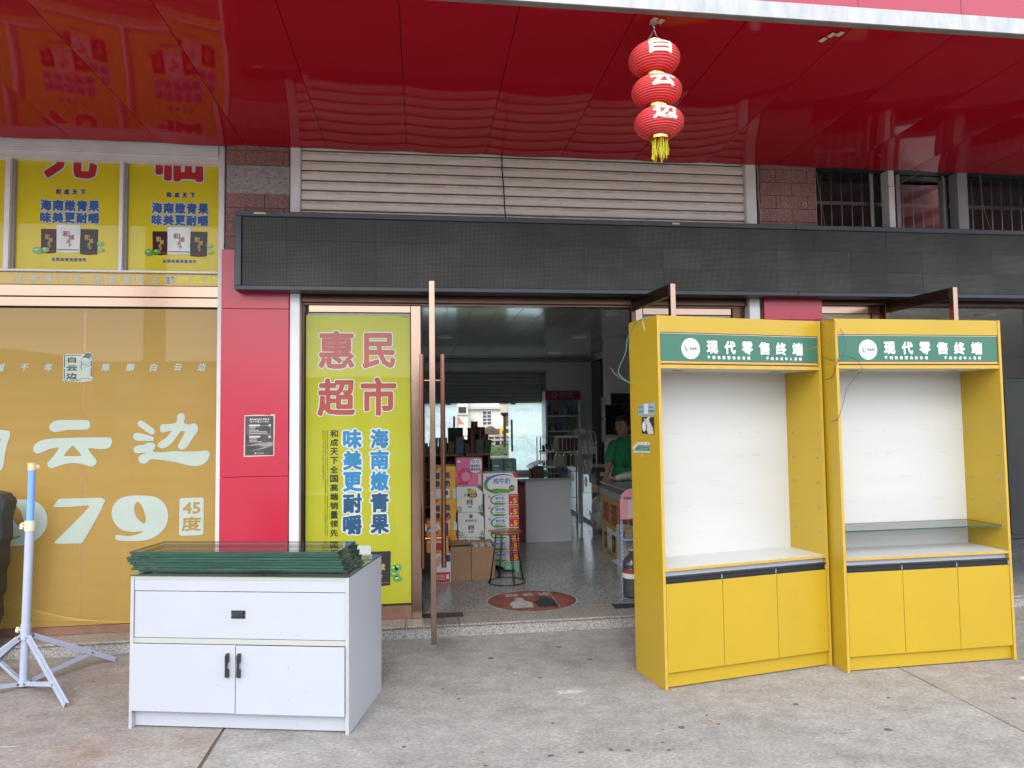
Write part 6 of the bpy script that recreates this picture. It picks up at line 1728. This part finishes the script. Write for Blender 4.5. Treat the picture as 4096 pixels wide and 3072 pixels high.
MB().prism([(1.700, .735), (1.83, .735), (1.83, 1.0), (1.80, 1.0), (1.75, .985), (1.715, .95), (1.700, .90), (1.698, .83)], 5.885, 5.890, 'y').build('card', plain((.66, .30, .34), .5), hd)
Fh = Face((0, 5.885, 0), parent=hd, lift=.001)
Fh.poly('pale_field', [(1.765, .75), (1.825, .75), (1.825, .90), (1.775, .90)], plain((.62, .50, .45), .5), .001)
scrawl(Fh, hd, 1.722, .905, 1.80, .925, M['black'], 6, .002)
for i, (x0, x1, y0, y1, z1, c) in enumerate(((1.868, 1.99, 6.30, 6.62, .58, (.50, .50, .50)), (1.80, 1.93, 6.10, 6.28, .52, (.50, .48, .45)))):
    t, Fx, w, h = pack('upright_carton', ('grey white carton leaning at the banner counter', 'white carton with red and black print nearest the rack')[i], 'carton', 'white cartons at the banner counter', x0, x1, y0, y1, ZF, z1, plain(c, .5))
    if i: Fx.ring('red_ring', -w*.4, h*.5, .02, .03, rdp, .001); Fx.rect('dark_side', w*.3, .01, w, h*.9, M['black'], .001)
o = thing('open_box', 'open brown box on the blue rack shelf', 'box', (1.83, 6.0, .56)); BX('wall', M['carton'], o, -.06, .15, 0, .2, 0, .03); BX('wall', M['carton'], o, -.06, .15, 0, .01, .031, .08)

# ================================================================== woman and baby at the counter
wo = thing('person', 'woman in green t-shirt resting her hand on the counter, looking to the left', 'person', (2.42, 8.1, ZF))
wo.rotation_euler.z = 0
hx, hy, hz = -.035, -.03, 1.418   # head centre relative to person (z above floor)
face = -0.9                        # head yaw: looks to the left
def hd(dx, dy, dz):                # head local (x right, y forward out of face) -> person frame
    fx, fy = -0.80, -0.60          # forward direction
    rx, ry = -fy, fx
    return (hx + fx*dy + rx*dx, hy + fy*dy + ry*dx, hz+dz)
parts = [('e', hd(0, 0, .01), (.083, .092, .112), atan2(-.6, -.8)), ('e', hd(0, .02, -.055), (.062, .062, .060), 0), ('e', hd(0, .050, -.085), (.028, .028, .024), 0),
         ('c', hd(0, .088, .01), hd(0, .104, -.022), .010, .014), ('c', hd(-.020, .083, -.055), hd(.020, .083, -.055), .008, .008), ('c', hd(-.018, .080, -.066), hd(.018, .080, -.066), .008, .008),
         ('e', hd(.034, .074, -.025), (.022, .022, .022), 0), ('e', hd(-.034, .074, -.025), (.022, .022, .022), 0),
         ('c', hd(-.045, .082, .035), hd(.045, .082, .035), .010, .010),
         ('e', hd(.083, -.005, -.005), (.014, .018, .030), 0), ('e', hd(-.083, -.005, -.005), (.014, .018, .030), 0),
         ('c', (hx+.005, hy+.01, 1.34), (.0, .01, 1.22), .052, .056),
         ('c', (-.16, -.02, 1.19), (.17, .04, 1.19), .058, .058), ('c', (0, .01, 1.20), (0, .01, .85), .12, .13),
         # arm to the counter
         ('c', (-.175, -.03, 1.18), (-.235, -.10, .965), .046, .040), ('c', (-.235, -.10, .965), (-.320, -.27, .845), .039, .026),
         ('c', (-.320, -.27, .845), (-.345, -.335, .832), .025, .027), ('e', (-.345, -.345, .826), (.036, .040, .018), .4),
         ('c', (.185, .03, 1.18), (.24, -.06, .97), .046, .040), ('c', (.24, -.06, .97), (.13, -.28, .95), .039, .026), ('e', (.11, -.32, .95), (.034, .034, .018), 0),
         # legs
         ('c', (-.08, .02, .86), (-.09, .02, .45), .082, .055), ('c', (-.09, .02, .45), (-.09, .03, .07), .052, .035), ('c', (.09, .02, .86), (.10, .02, .45), .082, .055), ('c', (.10, .02, .45), (.10, .03, .07), .052, .035),
         ('c', (-.09, .04, .035), (-.10, -.12, .03), .036, .030), ('c', (.10, .04, .035), (.11, -.12, .03), .036, .030)]
for k, (dx, L) in enumerate(((-.028, .050), (-.010, .058), (.009, .055), (.027, .044))):
    p0 = (-.345+dx, -.368, .828); p1 = (-.350+dx*1.15, -.368-L*.5, .822); p2 = (-.352+dx*1.2, -.368-L*.8, .805)
    parts += [('c', p0, p1, .0092, .0086), ('c', p1, p2, .0086, .0075)]
    q0 = (.11+dx, -.345, .955); q1 = (.11+dx, -.37, .975)
    parts += [('c', q0, q1, .0092, .008)]
parts += [('c', (-.312, -.335, .83), (-.296, -.375, .822), .010, .0085), ('c', (.075, -.31, .96), (.065, -.34, .985), .010, .008)]
blob('body', parts, M['skin'], wo, .0055, 4)
blob('hair', [('e', hd(0, -.024, .036), (.096, .100, .104), atan2(-.6, -.8)), ('e', hd(0, -.050, -.012), (.088, .072, .098), atan2(-.6, -.8)), ('e', hd(.060, .0, .035), (.036, .052, .055), 0), ('e', hd(-.060, .0, .035), (.036, .052, .055), 0), ('e', hd(0, .045, .090), (.060, .045, .028), 0), ('c', hd(.070, .035, .055), hd(.082, .0, .02), .016, .016), ('c', hd(-.070, .035, .055), hd(-.082, .0, .02), .016, .016)], M['hair'], wo, .006, 3)
blob('t_shirt', [('c', (-.145, -.02, 1.195), (.155, .04, 1.195), .072, .072), ('c', (0, .01, 1.17), (.0, .01, .84), .150, .150), ('e', (-.01, -.02, 1.05), (.185, .125, .17), .15), ('e', (0, .0, .88), (.175, .135, .12), .1),
                 ('c', (-.165, -.03, 1.185), (-.222, -.085, 1.045), .066, .066), ('c', (.17, .03, 1.185), (.225, -.03, 1.045), .066, .066)], M['shirt'], wo, .009, 5)
blob('trousers', [('c', (-.08, .02, .84), (-.09, .02, .45), .096, .070), ('c', (-.09, .02, .45), (-.09, .03, .10), .068, .055), ('c', (.09, .02, .84), (.10, .02, .45), .096, .070), ('c', (.10, .02, .45), (.10, .03, .10), .068, .055)], plain((.05, .05, .06), .8), wo, .012, 4)
for sx in (-.031, .031):
    MB().lathe([(.001, -.006), (.008, 0), (.001, .006)], 10, hd(sx, .0855, .012)).build('eye', M['hair'], wo)
fl_ = MB()
for i in range(9):
    a_ = i*.7
    fl_.tube([(-.05, -.152, .92), (-.05+.04*cos(a_), -.156, .99+.035*sin(a_))], .0016, 4)
fl_.build('flower_print', plain((.015, .08, .035), .8), wo)

ba = thing('person', 'baby in pink top and white trousers sitting on the counter holding a blue cup', 'person', (2.44, 7.66, .906))
bparts = [('e', (.045, 0, .33), (.074, .080, .084), .0), ('e', (.03, -.06, .30), (.035, .03, .03), 0), ('e', (.03, -.083, .325), (.010, .012, .010), 0), ('e', (-.028, .0, .32), (.010, .014, .020), 0),
          ('c', (.045, 0, .26), (.045, 0, .20), .03, .04), ('c', (.045, 0, .20), (.04, 0, .07), .075, .085),
          ('c', (-.02, -.01, .19), (-.065, -.05, .12), .026, .022), ('c', (-.065, -.05, .12), (-.05, -.12, .09), .022, .018), ('c', (.11, -.01, .19), (.12, -.06, .12), .026, .022), ('c', (.12, -.06, .12), (.02, -.13, .09), .022, .018),
          ('e', (-.045, -.13, .085), (.02, .02, .014), 0), ('e', (.01, -.14, .085), (.02, .02, .014), 0),
          ('c', (.0, 0, .055), (-.17, -.03, .045), .052, .036), ('c', (-.17, -.03, .045), (-.30, -.05, .030), .034, .024), ('c', (-.30, -.05, .03), (-.34, -.055, .045), .02, .017),
          ('c', (.09, 0, .055), (.10, -.16, .045), .052, .036), ('c', (.10, -.16, .045), (.10, -.26, .032), .034, .024)]
for k in range(4):
    bparts.append(('c', (-.055+.009*k, -.145, .09), (-.05+.009*k, -.162, .105), .006, .005)); bparts.append(('c', (.0+.009*k, -.155, .09), (.0+.009*k, -.168, .105), .006, .005))
blob('body', bparts, M['skin'], ba, .005, 3)
blob('hair', [('e', (.048, .012, .352), (.078, .082, .075), 0)], M['hair'], ba, .006, 2)
blob('top', [('c', (.045, 0, .195), (.04, 0, .09), .086, .094), ('c', (-.02, -.01, .19), (-.06, -.045, .13), .036, .032), ('c', (.11, -.01, .19), (.12, -.055, .13), .036, .032)], M['pink'], ba, .008, 3)
blob('trousers', [('c', (.0, 0, .06), (-.17, -.03, .052), .064, .046), ('c', (-.17, -.03, .05), (-.27, -.045, .036), .044, .035), ('c', (.09, 0, .06), (.10, -.16, .052), .064, .046), ('c', (.10, -.16, .05), (.10, -.23, .036), .044, .035), ('e', (.045, .0, .06), (.09, .085, .06), 0)], M['trousers'], ba, .008, 3)
cu_ = MB().lathe([(.020, 0), (.024, .002), (.029, .06), (.026, .064)], 20, (2.425, 7.485, .995)).build('cup', plain((.035, .06, .13), .4), None, smooth='auto')
tag(cu_, 'dark blue cup held in the hands of the baby', 'cup')

# ================================================================== rear opening and what lies beyond
rs = thing('rear_shutter', 'dark half-raised roller shutter over the rear glass doors', 'shutter')
z_ = 2.455
for k in range(7):
    BX('slat', M['dark_shutter'], rs, .01, 2.23, 12.352, 12.372, z_-.069, z_-.003, bevel=.006); z_ -= .071
BX('bottom_bar', M['grey_al'], rs, .01, 2.23, 12.345, 12.38, 1.945, 1.957)
BX('rail', M['grey_al'], rs, -.99, 2.235, 12.335, 12.385, 2.46, 2.50)
for x in (.60, 1.40): BX('stay', M['dark_shutter'], rs, x, x+.02, 12.34, 12.351, 1.957, 2.16)
BX('stay_bar', M['grey_al'], rs, .01, 2.23, 12.338, 12.350, 2.158, 2.168)
MB().tube([(2.14, 12.33, 2.45), (2.145, 12.33, 1.96)], .005, 5).build('pull_cord', M['black'], rs)
for i, (x0, x1, lab) in enumerate(((.003, .625, 'frosted rear sliding glass door left of the gap'), (1.552, 2.236, 'frosted rear sliding glass door right of the gap with black bar handle'))):
    t = thing('rear_glass_door', lab, 'door', (0, 12.46+.03*i, ZF), 0, 'rear sliding glass doors')
    MB().quad((x0, 0, 0), (x1, 0, 0), (x1, 0, 1.83), (x0, 0, 1.83)).build('pane', M['glass_film'], t)
    BX('top_clamp', M['dark_shutter'], t, x0+.05 if i else x1-.20, (x0+.05 if i else x1-.20)+.08, -.02, .02, 1.80, 1.84)
    hx_ = (x1-.06) if i == 0 else (x0+.055)
    MB().tube([(hx_, -.05, .95 if i else 1.40), (hx_, -.05, 1.53 if i else 1.60)], .018, 10).build('bar_handle', M['black'], t)
BX('door_track', M['dark_shutter'], bld, .003, 2.237, 12.40, 12.55, 1.925, 2.02)
BX('rear_transom', M['black'], bld, .003, 2.237, 12.45, 12.5, 2.021, 2.459)

def railing(y, x0, x1, zt, zb, lab, rails, sp):
    t = thing('railing', lab, 'railing', (0, y, 0), 0, 'concrete railings behind the shop')
    for (za, zb_) in rails: BX('rail', M['rail_conc'], t, x0, x1, -.06, .06, za, zb_)
    x = x0
    while x < x1:
        BX('baluster', M['rail_conc'], t, x, x+.05, -.03, .03, zb, rails[0][0]); x += sp
railing(24, -1.5, 9, 1.13, .4, 'farther pale railing behind the rear glass doors', [(1.06, 1.13), (.92, .98), (.28, .40)], .22)
railing(17, -1.5, 7, .74, .10, 'nearer concrete railing behind the rear glass doors', [(.66, .74), (.48, .56)], .30)
gr = MB(); rr = random.Random(4)
for k in range(2600):
    x = rr.uniform(-1.5, 8); y = rr.uniform(17.6, 23.5); h = rr.uniform(.15, .85); a_ = rr.uniform(0, 3.1); q = rr.uniform(.05, .14)
    gr.quad((x-q*cos(a_), y-q*sin(a_), h-.08), (x+q*cos(a_), y+q*sin(a_), h-.05), (x+q*.6*cos(a_), y+.05, h+.08), (x-q*.6*cos(a_), y-.04, h+.06))
tag(gr.build('weeds', M['leaf_near']), 'green weeds growing between the two rear railings', 'plants', kind='stuff')
lmpt = thing('street_lamp', 'black street lamp with pale lantern head behind the shop', 'street lamp', (2.435, 20.5, 0))
MB().tube([(0, 0, 0), (0, 0, 1.75)], .045, 12).build('pole', M['black'], lmpt)
MB().lathe([(.05, 1.74), (.12, 1.79), (.13, 1.84), (.10, 1.85)], 16).build('collar', M['black'], lmpt)
MB().lathe([(.10, 1.852), (.155, 2.10), (.10, 2.11)], 6).build('lamp_shade', M['lampglass'], lmpt)
MB().lathe([(.18, 2.11), (.03, 2.22)], 6).build('cap', M['black'], lmpt)
hs = thing('house', 'cream rendered house with a barred window seen through the rear doors', 'building', (0, 58, 0))
BX('wall', M['house'], hs, 3.75, 14, 0, 6, 0, 6.5); BX('wing', M['house'], hs, 1.5, 3.73, -1.0, 5, 0, 6.0); BX('eave', M['trim'], hs, 3.4, 14.2, -.35, -.01, 2.62, 2.82); BX('roof', M['red_tile'], hs, 1.2, 14.3, -.6, 6.4, 6.51, 6.8)
w_ = BX('window', M['black'], hs, 5.03, 5.75, -.03, -.005, 1.30, 2.45)
for x in (5.0, 5.37, 5.75): BX('frame', M['white_al'], w_, x, x+.04, -.08, -.031, 1.27, 2.48)
for z_ in (1.27, 1.56, 1.84, 2.12, 2.44): BX('frame', M['white_al'], w_, 5.0, 5.79, -.09, -.081, z_, z_+.04)
for i in range(8): BX('bar', M['grey_al'], w_, 5.07+.085*i, 5.085+.085*i, -.07, -.05, 1.31, 2.44)
BX('window', M['black'], hs, 2.95, 3.6, -1.03, -1.005, 2.3, 2.8); BX('door', M['trim'], hs, 4.0, 4.3, -.03, -.005, .6, 1.8); BX('ledge', M['trim'], hs, 2.8, 3.8, -1.2, -1.005, 2.15, 2.25); BX('window', plain((.12, .04, .03), .5), hs, 7.0, 7.4, -.03, -.005, 1.2, 2.5)
sd = thing('shed', 'low shed with a red tiled roof left of the cream house', 'shed', (0, 50, 0))
BX('wall', M['house'], sd, .5, 2.6, 0, 3, 0, 1.35); MB().prism([(-.4, 1.35), (3.2, 1.35), (3.2, 1.95), (-.4, 1.75)], -.1, 0, 'x').build('gable', M['red_tile'], sd) ; MB().quad((.3, -.4, 1.33), (3.0, -.4, 1.38), (2.8, 3.2, 1.95), (.3, 3.2, 1.95)).build('roof', M['red_tile'], sd); BX('window', M['black'], sd, 2.1, 2.4, -.02, -.005, .8, 1.2)
mo = blob('rubble_heap', [('e', (4.0+.5*k, 46, .55+.18*(k % 2)), (.6, .5, .55), k) for k in range(4)], M['soil'], None, .06, 1)
tag(mo, 'dark heap of rubble before the cream house', 'heap', kind='stuff')
dg_ = thing('excavator', 'yellow digger with raised arm seen through the frosted rear glass', 'excavator', (6.0, 44, 0))
BX('cab', M['digger'], dg_, -1.05, -.35, -.5, .6, .62, 1.22, bevel=.05); BX('engine_cover', M['digger'], dg_, -.34, .6, -.5, .6, .55, .95, bevel=.05)
BX('stripe', M['black'], dg_, -1.0, -.9, -.51, -.501, .65, 1.0); BX('cab_window', M['black'], dg_, -.8, -.45, -.51, -.501, .85, 1.1)
MB().bar((.5, 0, .9), (2.2, 0, 1.9), .28, .25).build('boom', M['digger'], dg_); MB().bar((2.2, 0, 1.9), (3.4, 0, .9), .22, .2).build('dipper_arm', M['digger'], dg_)
MB().prism([(3.2, .9), (3.6, .8), (3.5, .3), (3.1, .4)], -.25, .25, 'y').build('bucket', M['digger'], dg_); BX('track', M['black'], dg_, -1.1, .7, -.6, .7, 0, .54, bevel=.1)
def hill(y, h0, sgn, seed, x0=-260, x1=260, m=None):
    rr = random.Random(seed); vs, fs = [], []; nx, ny = 90, 12
    ph = [rr.uniform(0, 6) for _ in range(6)]
    for j in range(ny+1):
        for i in range(nx+1):
            x = x0+(x1-x0)*i/nx; t_ = j/ny
            hh = h0*(.62+.20*sin(x*.016+ph[0])+.12*sin(x*.041+ph[1])+.05*sin(x*.13+ph[2])+.03*sin(x*.31+ph[3]))
            vs.append((x, y+sgn*t_*60, hh*sin(t_*pi/2)*(1+.03*rr.random())-.02))
    fs = [(j*(nx+1)+i, j*(nx+1)+i+1, (j+1)*(nx+1)+i+1, (j+1)*(nx+1)+i) for j in range(ny) for i in range(nx)]
    b = MB(); b.v, b.f, b.mi = vs, fs, [0]*len(fs)
    return tag(b.build('hill', m or M['leaf'], None, smooth=True), kind='structure')
hill(110, 17, 1, 3)
hill(-70, 17, -1, 5)
pl_ = thing('street_pole', 'tan square street pole standing behind the viewer', 'pole', (-4.45, -1.3, 0))
BX('shaft', plain((.30, .22, .15), .6), pl_, -.13, .13, -.13, .13, 0, 7)
pl2 = thing('street_pole', 'grey round street pole standing behind the viewer', 'pole', (1.5, -6.4, 0))
MB().tube([(0, 0, 0), (0, 0, 8)], .12, 16).build('shaft', M['rail_conc'], pl2)
# across the street, behind the camera: what the glass and steel mirror
for i, (x, w, h, c) in enumerate(((-16, 9, 5.2, (.52, .49, .44)), (-3.5, 8, 4.2, (.46, .44, .42)), (11, 10, 6.0, (.55, .52, .46)), (27, 9, 4.8, (.42, .41, .39)))):
    t = thing('street_house', ('pale house across the road, farthest to the left', 'lower grey house straight across the road', 'tallest cream house across the road', 'grey house across the road at the right')[i], 'building', (x, -34, 0), pi, 'houses across the road')
    wm = mat('street_wall', c, .9, var=.1, vs=.6)
    BX('wall', wm, t, -w/2, w/2, 0, 7, 0, h); BX('roof', M['red_tile'], t, -w/2-.3, w/2+.3, -.3, 7.3, h+.01, h+.3)
    for k in range(3):
        for zz in (1.0, 3.2):
            if zz+1.2 < h: BX('window', M['black'], t, -w/2+1+k*w/3, -w/2+2.2+k*w/3, -.04, -.005, zz, zz+1.2)
